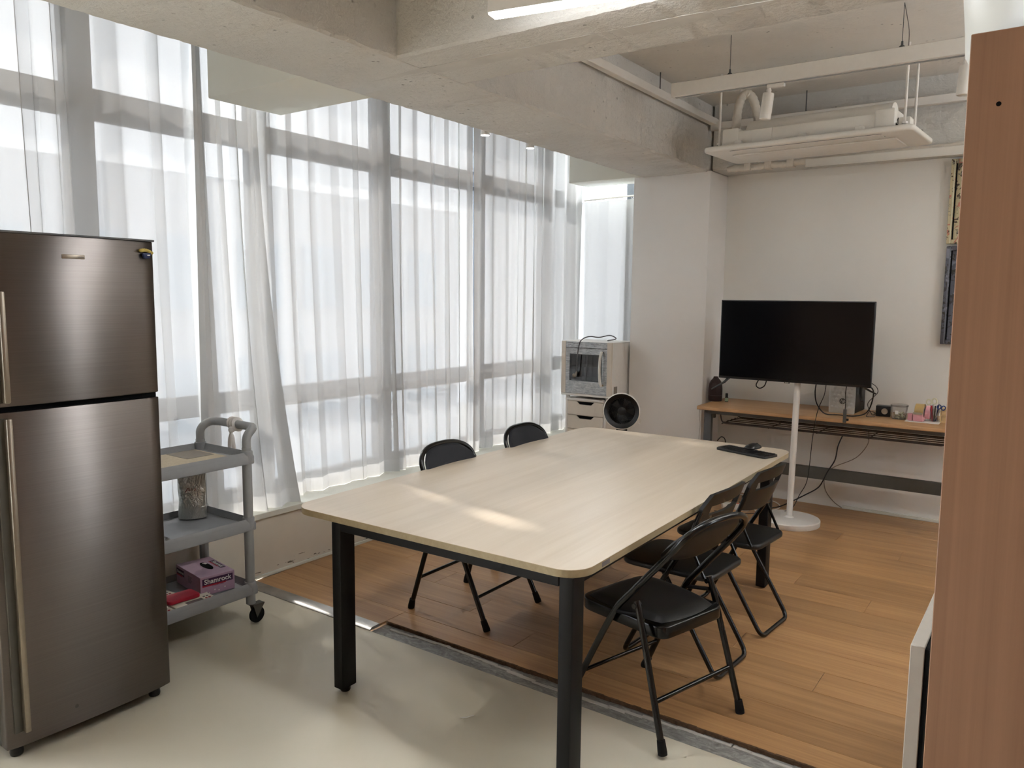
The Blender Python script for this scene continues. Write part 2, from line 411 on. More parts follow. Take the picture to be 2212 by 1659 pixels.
def obj(name, bm, mat, parent=None, smooth=None, kind=None):
    me = bpy.data.meshes.new(name)
    if smooth is not False:
        bm.normal_update()
        for f in bm.faces: f.smooth = True
        for e in bm.edges:
            if len(e.link_faces) == 2 and e.calc_face_angle(0) > math.radians(38): e.smooth = False
            elif len(e.link_faces) != 2: e.smooth = False
    bm.to_mesh(me); bm.free()
    me.materials.append(MATS[mat])
    o = bpy.data.objects.new(name, me); COL.objects.link(o)
    if parent is not None: o.parent = parent
    if kind: o['kind'] = kind
    return o
def tag(o, label, cat=None, group=None):
    o['label'] = label
    if cat: o['category'] = cat
    if group: o['group'] = group
    return o
def thing(name, label, cat, loc=(0, 0, 0), rz=0.0, group=None):
    o = bpy.data.objects.new(name, None); o.empty_display_size = 0.1; COL.objects.link(o)
    o.location = loc; o.rotation_euler = (0, 0, rz); return tag(o, label, cat, group)
def struct(name, bm, mat, label=None, parent=None):
    o = obj(name, bm, mat, parent)
    if parent is None: o['kind'] = 'structure'
    if label: o['label'] = label
    return o
def dup(root, label, loc=None, rz=None):
    r = root.copy(); COL.objects.link(r); r['label'] = label
    if loc is not None: r.location = loc
    if rz is not None: r.rotation_euler = (0, 0, rz)
    for ch in list(root.children):
        c = ch.copy(); COL.objects.link(c); c.parent = r
        for g in list(ch.children):
            d = g.copy(); COL.objects.link(d); d.parent = c
    return r
def text(name, body, size, mat, parent, mat4, depth=0.0004, align='CENTER', shear=0.0, bold=0.0):
    cu = bpy.data.curves.new(name, 'FONT'); cu.body = body; cu.size = size; cu.extrude = depth
    cu.align_x = align; cu.align_y = 'CENTER'; cu.shear = shear; cu.offset = bold; cu.resolution_u = 3
    to = bpy.data.objects.new('tmp_text', cu); COL.objects.link(to)
    dg = bpy.context.evaluated_depsgraph_get(); me = bpy.data.meshes.new_from_object(to.evaluated_get(dg))
    bpy.data.objects.remove(to); bpy.data.curves.remove(cu)
    me.name = name; me.transform(mat4); me.materials.clear(); me.materials.append(MATS[mat])
    o = bpy.data.objects.new(name, me); COL.objects.link(o); o.parent = parent; return o
def basis(origin, xdir, ydir):
    x = Vector(xdir).normalized(); y = Vector(ydir).normalized(); z = x.cross(y)
    m = Matrix((x, y, z)).transposed().to_4x4(); m.translation = origin; return m

# ================================================================== SETTING
XW, XR = -3.86, 2.6           # glazing line, right wall
YB, YN, YF = 6.23, 6.47, -2.2  # back wall, glazing of the corner nook, wall behind the camera
ZB, ZC = 2.564, 3.06          # underside of beams, ceiling
floor = struct('floor', box(-3.62, XR, YF, 2.535, -0.1, 0.0), 'resin', 'beige glossy resin floor')
struct('floor_trench', box(-2.608, XR, 2.535, 2.66, -0.1, -0.004), 'stone_grey', 'grey stone strip between resin and wood floor')
sub = struct('floor_wood', box(-3.62, XR, 2.648, YB, -0.1, 0.001), 'torn_edge', 'oak plank floor around the table')
PW, PL = 0.198, 2.03
plank_mesh = {}
def plank(x0, x1, y0, y1):
    key = (round(x1-x0, 3), round(y1-y0, 3)); g = 0.0008
    if key not in plank_mesh:
        bm = box(-key[0]/2+g, key[0]/2-g, -key[1]/2+g, key[1]/2-g, 0.0, 0.011, 0.0008, 1)
        o = obj('plank', bm, 'plank_wood', sub); plank_mesh[key] = o.data
    else:
        o = bpy.data.objects.new('plank', plank_mesh[key]); COL.objects.link(o); o.parent = sub
    o.location = ((x0+x1)/2, (y0+y1)/2, 0.001)
k = -1
while 2.782+PW*k < YB:
    y0, y1 = 2.782+PW*k, min(2.782+PW*(k+1), YB)
    j = -0.732-0.406*(k-2)
    while j > -3.59: j -= PL
    while j < XR:
        x0, x1 = max(j, -3.59), min(j+PL, XR)
        if x1-x0 > 0.03:
            if k == -1:
                if x0 < -2.612: plank(x0, min(x1, -2.612), 2.60, y1)
                if x1 > -2.60: plank(max(x0, -2.612), x1, 2.648, y1)
            else: plank(x0, x1, y0, y1)
        j += PL
    k += 1
# aluminium transition strip and torn edge of the boards
struct('trim_1', prism([(2.535, 0.0), (2.535, 0.004), (2.548, 0.0125), (2.60, 0.0145), (2.604, 0.0)], 0, 0.975, 0,
       mat4=Matrix(((0, 0, 1, -3.588), (1, 0, 0, 0), (0, 1, 0, 0), (0, 0, 0, 1)))), 'alu_strip', 'worn aluminium transition strip at the edge of the oak floor')
bm = newbm(); n = 160
for i in range(n):
    xa = -2.608+i*(XR+2.608)/n; xb = xa+(XR+2.608)/n+0.001
    add_box(bm, xa, xb, 2.643-random.random()*0.005, 2.6495, -0.004, 0.0095+random.random()*0.003)
struct('trim_2', bm, 'torn_edge', 'ragged brown edge of the oak floor along the trench')
bm = newbm()
for i in range(40):
    xa = -2.55+i*0.07; yy = 2.60+0.018*math.sin(i*0.35)+random.random()*0.006
    add_box(bm, xa, xa+0.075, yy, yy+0.012+random.random()*0.008, -0.004, -0.0015)
struct('trim_3', bm, 'patch_mortar', 'pale line of old adhesive in the floor trench')

# window wall: spandrel, ledge, skirting
struct('wall_left', box(-4.1, -3.59, YF, YN, 0.0, 0.352), 'spandrel', 'low painted wall under the window ledge')
bm = newbm()
for (a, b_, dz) in ((YF, 3.17, 0.0), (3.171, YN, -0.001)):
    add_box(bm, -4.08, -3.572, a, b_, 0.352, 0.384+dz)
bmesh.ops.bevel(bm, geom=bm.edges[:], offset=0.002, segments=1, affect='EDGES')
struct('trim_4', bm, 'paint_smooth', 'pale window ledge board')
struct('baseboard_left', box(-3.59, -3.578, 2.61, YB, 0.012, 0.030, 0.002, 1), 'paint_smooth', 'thin white skirting bead under the window wall')
# glazing: one window per bay
VY = [-2.14, -1.10, -0.06, 0.91, 1.910, 2.905, 3.908, 4.985, 6.00, 6.46]  # bays behind the viewer are added, left uncurtained for fill daylight
RZ = [(0.384, 0.45), (0.950, 1.014), (2.450, 2.538), (2.98, ZC)]
wn = 1
for a, b_ in zip(VY, VY[1:]):
    bm = newbm()
    hw_ = 0.030 if abs(a-2.905) < 0.01 else 0.040
    add_box(bm, XW-0.09, XW+0.03, a-hw_, a+hw_, 0.384, ZC)
    for z0, z1 in RZ: add_box(bm, XW-0.07, XW+0.02, a+0.040, b_-0.040, z0, z1)
    wo = struct('window_%d' % wn, bm, 'frame_grey'); wn += 1
    for (z0, z1) in ((0.45, 0.95), (1.014, 2.45), (2.538, 2.98)):
        bm = newbm()   # sash rim
        r_ = 0.028; A, B = a+0.040, b_-0.040
        if B-A > 0.3:
            for q in ((A, A+r_, z0, z1), (B-r_, B, z0, z1), (A+r_, B-r_, z0, z0+r_), (A+r_, B-r_, z1-r_, z1)):
                add_box(bm, XW-0.05, XW-0.005, q[0], q[1], q[2], q[3])
            struct('sash', bm, 'frame_grey', parent=wo)
        struct('pane', box(XW-0.034, XW-0.028, A+0.001, B-0.001, z0+0.001, z1-0.001), 'pane', parent=wo)
# nook window on the back side, left of the column
bm = newbm()
for q in ((XW-0.05, XW+0.06, 0.384, ZC), (-3.30, -3.23, 0.384, ZC), (-2.99, -2.945, 0.384, ZC)): add_box(bm, q[0], q[1], YN-0.04, YN+0.06, q[2], q[3])
for z0, z1 in ((0.384, 0.45), (0.935, 1.0), (2.98, ZC)): add_box(bm, XW, -2.945, YN-0.02, YN+0.05, z0, z1)
wo = struct('window_%d' % wn, bm, 'frame_grey')
for xa, xb in ((XW+0.06, -3.30), (-3.23, -2.99)):
    for z0, z1 in ((0.45, 0.935), (1.0, 2.98)):
        struct('pane', box(xa+0.001, xb-0.001, YN+0.012, YN+0.018, z0+0.001, z1-0.001), 'pane', parent=wo)
struct('wall_nook', box(-4.1, -2.945, YN-0.03, YN+0.1, 0.0, 0.384), 'paint_white', 'low wall under the corner window')

# walls
struct('wall_back', box(-2.298, XR, YB, YB+0.15, 0.0, ZC), 'paint_white', 'white painted back wall')
struct('wall_column', box(-2.945, -2.298, 5.86, YN+0.1, 0.0, ZB+0.01, 0.004, 2), 'paint_column', 'white boxed column beside the back wall')
bm = newbm()
WR0, WR1, WZ0, WZ1 = 3.76, 4.18, 0.15, 2.85  # opening of a window added out of view to light the room
for q in ((YF, WR0, 0, ZC), (WR1, YB, 0, ZC), (WR0, WR1, 0, WZ0), (WR0, WR1, WZ1, ZC)): add_box(bm, XR, XR+0.15, q[0], q[1], q[2], q[3])
struct('wall_above_column', box(-2.944, -2.299, 5.96, YN+0.1, ZB+0.011, ZC), 'concrete', 'concrete infill above the boxed column')
struct('baseboard_back', box(-1.29, XR, YB-0.014, YB, 0.0125, 0.036, 0.002, 1), 'paint_smooth', 'thin white cable strip at the foot of the back wall')
struct('wall_right', bm, 'panel_brown', 'brown panelled side wall out of view')
bm = newbm()
for y in (WR0+0.03, WR1-0.03): add_box(bm, XR+0.05, XR+0.11, y-0.03, y+0.03, WZ0, WZ1)
for z in (WZ0+0.025, WZ1-0.025): add_box(bm, XR+0.05, XR+0.11, WR0, WR1, z-0.025, z+0.025)
wo = struct('window_%d' % (wn+1), bm, 'frame_grey', 'tall narrow window in the right wall')
for a, b_ in ((WR0+0.06, WR1-0.06),): struct('pane', box(XR+0.078, XR+0.083, a, b_, WZ0+0.05, WZ1-0.05), 'pane', parent=wo)
struct('wall_front', box(-4.1, XR, YF-0.15, YF, 0.0, ZC), 'panel_brown', 'brown panelled wall behind the viewer')
struct('ceiling', box(-4.15, XR+0.15, YF-0.15, YN+0.12, ZC, ZC+0.15), 'concrete_slab', 'white painted concrete slab ceiling')
# beams with chipped arrises
def rough_beam(name, axis, a0, a1, c0, c1, z0, z1, mat, label, jit=0.005, step=0.02):
    n = max(2, int((a1-a0)/step)); bm = newbm(); rings = []
    off = [0.0]*4
    for i in range(n+1):
        a = a0+(a1-a0)*i/n
        for q in range(4): off[q] = 0.55*off[q]+0.45*random.uniform(-jit, jit)*1.8
        pr = [(c0, z1), (c0+off[0]*0.5, z0+0.012), (c0+0.012, z0+off[1]*0.4), (c1-0.012, z0+off[2]*0.4), (c1-off[3]*0.9, z0+0.012+off[2]), (c1, z1)]
        rings.append([bm.verts.new((p[0], a, p[1]) if axis == 'y' else (a, p[0], p[1])) for p in pr])
    m = 6
    for A, B in zip(rings, rings[1:]):
        for q in range(m): bm.faces.new((A[q], A[(q+1) % m], B[(q+1) % m], B[q]))
    bm.faces.new(rings[0]); bm.faces.new(rings[-1][::-1])
    bmesh.ops.recalc_face_normals(bm, faces=bm.faces)
    return struct(name, bm, mat, label)
rough_beam('trim_5', 'y', YF, YB, -2.872, -2.318, ZB, ZC, 'concrete', 'long painted concrete beam parallel to the windows')
rough_beam('trim_6', 'x', -2.33, XR, 2.435, 2.892, ZB+0.002, ZC, 'concrete', 'painted concrete cross beam above the table')
rough_beam('trim_7', 'x', -2.298, XR, 5.895, YB, 2.577, ZC, 'concrete', 'painted concrete beam over the back wall', 0.003)
struct('trim_8', box(-3.575, -2.86, 2.402, 2.845, ZB+0.004, ZC, 0.006, 2), 'paint_smooth', 'smooth boxed beam stub reaching the curtains')
struct('trim_9', box(-3.555, -2.86, 5.845, 6.155, ZB+0.004, ZC, 0.006, 2), 'paint_smooth', 'smooth boxed beam stub in the window corner')
struct('trim_10', prism([(-2.62, 2.575), (-2.2, 2.60), (-1.15, 2.62), (-0.75, 2.66), (-1.2, 2.70), (-2.28, 2.685), (-2.66, 2.62)], ZB+0.0003, ZB+0.01, 0), 'patch_mortar', 'grey mortar patch on the underside of the cross beam')

# outside: pale building and street
bld = thing('building', 'pale office block seen dimly through the curtains', 'building', (-22, 10, -9))
obj('wall', box(-4, 4, -9, 12, 0, 13.55), 'building_pale', bld)
for i in range(9):
    for q in range(3):
        obj('window', box(4.0, 4.06, -8.2+i*2.2, -6.8+i*2.2, 4.0+q*3.1, 5.8+q*3.1), 'building_glass', bld)
struct('ground', box(-60, 60, -60, 60, -9.4, -9.0), 'street_grey', 'street far below the windows')

# ------------------------------------------------------------------ curtains
def curtain(name, label, top, bot, x0, pleat, amp, lap, z0=0.3838, z1=ZC-0.03, seed=1, bulge=0.0, power=1.6, xfun=None, axis='y', hem=0.085, mat='sheer'):
    rnd = random.Random(seed)
    (a0, a1), (b0, b1) = top, bot
    width = max(abs(a1-a0), abs(b1-b0)); np_ = max(2, int(width/pleat)); ncol = np_*14; nrow = 30
    ph = [0.0]
    for i in range(np_): ph.append(ph[-1]+rnd.uniform(0.6, 1.5))
    ph = [p/ph[-1]*np_ for p in ph]
    am = [rnd.uniform(0.35, 1.15) for _ in range(np_+2)]; lp = [rnd.choice((0.3, 0.6, 1.0, 1.25)) for _ in range(np_+2)]
    dr = [rnd.uniform(-0.03, 0.03) for _ in range(np_+2)]
    def pt(s, v):     # v: 0 top .. 1 bottom
        q = s*np_; i = min(int(q), np_-1); fr = q-i
        base = (ph[i]+(ph[i+1]-ph[i])*fr)/np_
        A = am[i]*(1-fr)+am[i+1]*fr; Lp = lp[i]*(1-fr)+lp[i+1]*fr; D = dr[i]*(1-fr)+dr[i+1]*fr
        th = 2*PI*q
        e = v**power
        y = (a0+(a1-a0)*base)*(1-e)+(b0+(b1-b0)*base)*e
        end = min(1, s*np_*1.5, (1-s)*np_*1.5)
        y += lap*Lp*math.sin(2*th)*(0.75+0.25*v)*end+D*v*end
        x = x0+amp*A*math.sin(th+0.5*math.sin(3*v+seed+i))*(0.8+0.4*v)+bulge*v*v
        if xfun: x += xfun(s, v)
        z = z1+(z0-z1)*v
        return Vector((x, y, z)) if axis == 'y' else Vector((y, x, z))
    bm = newbm(); vr = 1-hem/(z1-z0)
    rows = [vr*(r/(nrow-1)) for r in range(nrow)]
    g = [[bm.verts.new(pt(c/ncol, v)) for c in range(ncol+1)] for v in rows]
    for r in range(nrow-1):
        for c in range(ncol): bm.faces.new((g[r][c], g[r][c+1], g[r+1][c+1], g[r+1][c]))
    o = tag(obj(name, bm, mat), label, 'curtain')
    for f in o.data.polygons: f.use_smooth = True
    bm = newbm()
    rows = [vr+(1-vr)*(r/3) for r in range(4)]
    g = [[bm.verts.new(pt(c/ncol, v)+Vector((0.001, 0, 0))) for c in range(ncol+1)] for v in rows]
    for r in range(3):
        for c in range(ncol): bm.faces.new((g[r][c], g[r][c+1], g[r+1][c+1], g[r+1][c]))
    h = obj('hem', bm, 'sheer_hem', o)
    return o
curtain('curtain', 'sheer white curtain hanging behind the refrigerator', (0.45, 2.47), (0.45, 2.53), -3.735, 0.20, 0.034, 0.014, seed=3)
curtain('curtain', 'narrow sheer white curtain sweeping outward behind the grey cart', (2.37, 2.755), (2.33, 2.955), -3.66, 0.13, 0.035, 0.008, seed=8, bulge=0.035, power=2.2, z0=0.3838, mat='sheer_front')
curtain('curtain', 'wide sheer white pleated curtain behind the table', (2.80, 4.755), (2.90, 4.77), -3.74, 0.15, 0.032, 0.016, seed=5)
curtain('curtain', 'sheer white pleated curtain behind the oven', (4.765, 6.385), (4.75, 6.385), -3.74, 0.15, 0.032, 0.016, seed=12)
curtain('curtain', 'short sheer curtain on a rod in the corner window', (-3.80, -2.95), (-3.80, -2.95), 6.405, 0.2, 0.018, 0.012, z1=2.475, seed=21, axis='x', mat='sheer_dense')
tag(obj('curtain_rail', box(-3.76, -3.71, -0.4, 6.4, ZC-0.03, ZC, 0.003, 1), 'white_metal'), 'white ceiling rail carrying the long curtains', 'curtain rail')
rod = thing('curtain_rod', 'thin pale curtain rod across the corner window', 'rod', (-3.3, 6.40, 2.50))
obj('pole', tube([(-0.42, 0, -0.012), (0, 0, 0), (0.345, 0, 0.01)], 0.009), 'white_metal', rod)
for i in range(7): obj('ring', tube([(-0.33+i*0.1+0.011*math.cos(a), 0, -0.006+0.016*math.sin(a)) for a in [2*PI*q/10 for q in range(11)]], 0.002, 6), 'white_metal', rod)

# ================================================================== TABLE
TX, TY, TR = -1.874, 3.27, math.radians(0.9)
tb = thing('meeting_table', 'large pale oak-laminate table with black steel legs and rounded corners', 'table', (TX, TY, 0), TR)
obj('tabletop', prism(rrect(-0.674, 0.674, -1.237, 1.237, 0.095, 10), 0.7385, 0.740, 0), 'table_wood', tb)
obj('edge_band', prism(rrect(-0.674, 0.674, -1.237, 1.237, 0.095, 10), 0.714, 0.7385, 0), 'table_edge', tb)['label'] = 'olive brown edge band'
for sx, xx in ((-1, -0.405), (1, 0.645)):
    for sy, yy in ((-1, -1.225), (1, 0.905)):
        x0, x1 = (xx-0.05, xx+0.0) if sx < 0 else (xx-0.052, xx)
        lg = obj('leg', prism(round_poly([(x0, yy), (x1, yy), (x1, yy+0.08), (x0, yy+0.08)], 0.008, 2), 0.022, 0.714, 0.0), 'black_metal', tb)
        obj('foot', lathe([(0.019, 0.0005 if sy < 0 else 0.0125), (0.021, 0.005 if sy < 0 else 0.016), (0.021, 0.023)], 16, ((x0+x1)/2, yy+0.04, 0)), 'black_plastic', lg)
for yy in (-1.225, 0.925): obj('rail', box(-0.405, 0.593, yy, yy+0.04, 0.678, 0.714, 0.002, 1), 'black_metal', tb)
for xx in (-0.452, 0.60): obj('rail', box(xx, xx+0.038, -1.145, 0.905, 0.678, 0.714, 0.002, 1), 'black_metal', tb)
obj('sticker', box(0.6742, 0.6748, -1.085, -1.03, 0.7185, 0.735), 'grey_print', tb)['label'] = 'small grey sticker on the edge'

# ================================================================== CHAIRS
def padded_chair(label, loc, rz, padmat, rec=0.0, wid=0.0):
    t = thing('folding_chair', label, 'chair', loc, rz)
    R = 0.0125
    side = [(0.240, 0.222, 0.012), (0.045, 0.205, 0.40), (-0.045, 0.196, 0.52), (-0.205+rec*0.7, 0.186+wid, 0.70), (-0.262+rec, 0.168+wid, 0.775), (-0.288+rec, 0.10+wid*0.7, 0.815), (-0.294+rec, 0.0, 0.825)]
    path = smooth_path([(x, -y, z) for x, y, z in side]+[(x, y, z) for x, y, z in side[::-1][1:]], 5)
    obj('back_frame', tube(path, R, 12), 'black_gloss', t)
    for s in (-1, 1):
        obj('leg', tube(smooth_path([(-0.085, 0.208*s, 0.505), (-0.115, 0.212*s, 0.42), (-0.238, 0.226*s, 0.012)], 5), R, 12), 'black_gloss', t)
        for xx, yy, dx in ((0.240, 0.222, 0.045), (-0.238, 0.226, -0.02)):
            obj('foot_cap', tube([(xx+dx*0.10, yy*s, 0.0005), (xx, yy*s, 0.012), (xx-dx*0.42, yy*s*0.998, 0.05)], [0.017, 0.0175, 0.015], 12), 'rubber', t)
        obj('hinge', tube([(-0.085, 0.19*s, 0.488), (-0.085, 0.225*s, 0.488)], 0.010, 10), 'black_gloss', t)
        obj('link', tube([(0.035, 0.203*s, 0.43), (-0.09, 0.205*s, 0.455)], 0.008, 8), 'black_metal', t)
    obj('stretcher', tube([(0.172, -0.214, 0.145), (0.172, 0.214, 0.145)], 0.008, 10), 'black_gloss', t)
    obj('stretcher', tube([(-0.190, -0.22, 0.170), (-0.190, 0.22, 0.170)], 0.009, 10), 'black_gloss', t)
    out = round_poly([(0.235, -0.195), (0.235, 0.195), (-0.185, 0.178), (-0.185, -0.178)], [0.07, 0.07, 0.05, 0.05], 8)
    obj('seat_pan', prism(out, 0.378, 0.426, 0.008, 3), 'black_gloss', t)
    def fs(u, v):
        x = 0.025+0.198*u; y = v*(0.176+0.012*u); return Vector((x, y, 0.427)), Vector((0, 0, 1))
    obj('seat_pad', cushion(fs, 0.044, 18, 18, 6), padmat, t)
    def fb(u, v):
        # lens-shaped pad: its rim follows the arch of the tube
        zt = 0.828-0.10*abs(u)**3.2; zl = 0.640+0.035*abs(u)**2
        z = zl+(zt-zl)*(v+1)/2; k_ = (z-0.52)/(0.825-0.52)
        x = -0.045+(-0.249+rec)*min(1, k_)**1.0*(1.0-0.10*(1-k_))-0.022*(1-u*u)+0.012
        return Vector((x, (0.190+wid)*u, z)), Vector((0.80, 0, 0.60)).normalized()
    bk = obj('backrest', cushion(fb, 0.030, 20, 12, 5), padmat, t)
    return t
padded_chair('black padded folding chair in front of the table corner nearest the viewer', (-1.207, 2.688, 0.012), math.radians(164), 'black_vinyl')
padded_chair('black padded folding chair on the window side, nearer the refrigerator', (-2.385, 3.065, 0.012), 0.0, 'blue_black_vinyl', 0.065, 0.022)
padded_chair('black padded folding chair on the window side, nearer the oven', (-2.385, 3.785, 0.012), 0.0, 'blue_black_vinyl', 0.065, 0.022)

def slot_panel(t):
    # moulded back: curved panel with a long hand slot and a thinner slot below, built as strips round the openings
    bm = newbm(); W2 = 0.19; n = 24
    def P(u, v, off):
        zt = 0.785+0.014*(1-abs(u)**2.5)-0.05*max(0, abs(u)-0.86)/0.14
        zb_ = 0.585+0.02*abs(u)**2
        z = zb_+(zt-zb_)*v
        x = -0.100-0.075*(z-0.58)/0.2-0.028*(1-u*u)+0.01
        return Vector((x+off, W2*u*(1-0.04*(1-v)), z))
    us = [-1+2*i/n for i in range(n+1)]; vs_ = [0, 0.12, 0.30, 0.40, 0.47, 0.52, 0.62, 0.72, 0.80, 0.90, 1.0]
    def hole(i, j):
        uc = abs((us[i]+us[i+1])/2); vc = (vs_[j]+vs_[j+1])/2
        return (0.52 < vc < 0.72 and uc < 0.74) or (0.40 < vc < 0.47 and uc < 0.70 and False)
    F = [[bm.verts.new(P(u, v, 0.009)) for v in vs_] for u in us]; B = [[bm.verts.new(P(u, v, -0.009)) for v in vs_] for u in us]
    solid = {(i, j) for i in range(n) for j in range(len(vs_)-1) if not hole(i, j)}
    for (i, j) in solid:
        bm.faces.new((F[i][j], F[i+1][j], F[i+1][j+1], F[i][j+1])); bm.faces.new((B[i][j+1], B[i+1][j+1], B[i+1][j], B[i][j]))
        for (di, dj, a, b_) in ((-1, 0, (i, j), (i, j+1)), (1, 0, (i+1, j), (i+1, j+1)), (0, -1, (i, j), (i+1, j)), (0, 1, (i, j+1), (i+1, j+1))):
            if (i+di, j+dj) not in solid:
                try: bm.faces.new((F[a[0]][a[1]], F[b_[0]][b_[1]], B[b_[0]][b_[1]], B[a[0]][a[1]]))
                except ValueError: pass
    bmesh.ops.recalc_face_normals(bm, faces=bm.faces)
    obj('backrest', bm, 'black_plastic', t)
    obj('back_rib', tube([P(u, 0.36, 0.012) for u in us[1:-1]], 0.012, 8), 'black_plastic', t)
def slot_chair(label, loc, rz):
    t = thing('folding_chair', label, 'chair', loc, rz)
    slot_panel(t)
    a = [(-0.142, 0.180, 0.72), (-0.098, 0.178, 0.60), (0.02, 0.176, 0.40), (0.213, 0.172, 0.0118)]
    p = [(x, -y, z) for x, y, z in a]+[(x, y, z) for x, y, z in a[::-1]]
    obj('frame_loop', tube(round_path(p, 0.045, 6), 0.0112, 12), 'black_gloss', t)
    b_ = [(0.03, 0.160, 0.42), (-0.225, 0.158, 0.0118)]
    p = [(x, -y, z) for x, y, z in b_]+[(x, y, z) for x, y, z in b_[::-1]]
    obj('leg_loop', tube(round_path(p, 0.045, 6), 0.0105, 12), 'black_gloss', t)
    for s in (-1, 1):
        obj('brace', tube([(-0.088, 0.166*s, 0.575), (-0.16, 0.166*s, 0.435)], 0.007, 8), 'black_gloss', t)
        obj('rivet', tube([(-0.088, 0.15*s, 0.572), (-0.088, 0.195*s, 0.572)], 0.011, 10), 'black_gloss', t)
    out = round_poly([(0.245, -0.19), (0.245, 0.19), (-0.195, 0.175), (-0.195, -0.175)], [0.09, 0.09, 0.07, 0.07], 8)
    obj('seat', prism(out, 0.420, 0.447, 0.010, 3), 'black_plastic', t)
    return t
slot_chair('black slot-back folding chair, second from the viewer along the right table side', (-1.290, 3.185, 0.012), math.radians(176))
slot_chair('black slot-back folding chair nearest the television stand', (-1.265, 3.715, 0.012), math.radians(175))

# ================================================================== KEYBOARD + MOUSE
kb = thing('keyboard', 'slim black keyboard on the far corner of the table', 'keyboard', (-1.405, 4.27, 0.740), math.radians(-18))
obj('body', prism(rrect(-0.165, 0.165, -0.062, 0.062, 0.015, 4), 0.0005, 0.014, 0.003, 2), 'black_plastic', kb)
bm = newbm()
for i in range(14):
    for q in range(5): add_box(bm, -0.155+i*0.0222, -0.155+i*0.0222+0.019, -0.052+q*0.0205, -0.052+q*0.0205+0.0175, 0.014, 0.018)
kk = obj('keys', bm, 'bezel', kb); kk['kind'] = 'stuff'
ms = thing('mouse', 'black computer mouse lying on the keyboard', 'mouse', (-1.375, 4.295, 0.7585), math.radians(70))
def fm(u, v):
    return Vector((0.052*u, 0.030*v*(1-0.12*u), 0.014+0.010*(1-u*u)*(1-v*v))), Vector((0, 0, 1))
obj('shell', cushion(fm, 0.027, 14, 12, 3), 'black_plastic', ms)
obj('scroll_wheel', tube([(0.03, -0.003, 0.030), (0.03, 0.003, 0.030)], 0.006, 10), 'rubber', ms)

# ================================================================== REFRIGERATOR
fr = thing('refrigerator', 'tall stainless steel two-door refrigerator', 'refrigerator', (-2.81, 1.05, 0))
FW = 0.594
def door_bm(z0, z1):
    n = 14; o = []
    for i in range(n+1):
        s = i/n; o.append((0.0-0.012*(2*s-1)**2-(0.006 if i in (0, n) else 0), s*FW))
    o = o[::-1]+[(-0.062, 0.0), (-0.062, FW)]
    o = o[:n+1]+[(-0.062, 0.0), (-0.062, FW)]
    return prism(o, z0, z1, 0.004, 2)
obj('body', box(-0.69, -0.068, 0.006, FW-0.006, 0.035, 1.785, 0.006, 2), 'grey_dark_steel', fr)
lo = obj('lower_door', door_bm(0.045, 1.204), 'stainless', fr); up = obj('upper_door', door_bm(1.222, 1.79), 'stainless', fr)
obj('door_seal', box(-0.07, -0.02, 0.01, FW-0.01, 1.204, 1.222), 'dark_void', fr)
for d, z0, z1 in ((lo, 0.10, 1.185), (up, 1.236, 1.60)):
    obj('grip_recess', box(-0.012, -0.0015, 0.022, 0.050, z0, z1, 0.002, 1), 'grey_dark_steel', d)
    obj('handle', box(-0.008, 0.020, 0.047, 0.066, z0, z1, 0.005, 2), 'steel_brush', d)
obj('trim_cap', box(-0.066, -0.003, 0.0, FW, 1.79, 1.797, 0.002, 1), 'grey_steel', fr)
bd = obj('badge', box(-0.003, 0.0015, 0.255, 0.333, 1.713, 1.729, 0.003, 2), 'steel_brush', up)
bm = newbm()
for i in range(5): add_box(bm, 0.0015, 0.0018, 0.308+i*0.0042, 0.3105+i*0.0042, 1.7185, 1.7225+0.001*(i % 2))
obj('brand_marks', bm, 'grey_print', bd)
for y in (0.045, FW-0.045):
    for x in (-0.06, -0.62): obj('foot', lathe([(0.020, 0.0005), (0.022, 0.01), (0.018, 0.045)], 16, (x, y, 0)), 'black_plastic', fr)
obj('dent', lathe([(0.0, 0.0006), (0.007, 0.0003)], 10, mat4=basis((-0.0005, 0.225, 0.115), (0, 1, 0), (0, 0, 1))), 'grey_dark_steel', lo)
mg = thing('fridge_magnet', 'small yellow and navy muffin magnet on the refrigerator door', 'magnet', (-2.8165, 1.608, 1.7265))
m4 = basis((0, 0, 0), (0, 1, 0), (0, 0, 1))
obj('cup', prism([(-0.011, 0), (0.011, 0), (0.017, 0.020), (-0.017, 0.020)], 0, 0.013, 0.003, 2, mat4=m4), 'navy_resin', mg)
obj('print', box(0.0132, 0.0136, 0.0, 0.010, 0.010, 0.014), 'paper_white', mg)
bm = newbm()
for i in range(7):
    a = -0.02+i*0.0066; add_lathe(bm, [(0.0, -0.007), (0.006, -0.004), (0.0085, 0.0), (0.006, 0.005), (0.0, 0.007)], 10, (0.006, a, 0.025+0.005*math.cos((i-3)*0.5)-0.0012*(i-3)))
obj('top', bm, 'yellow_resin', mg)

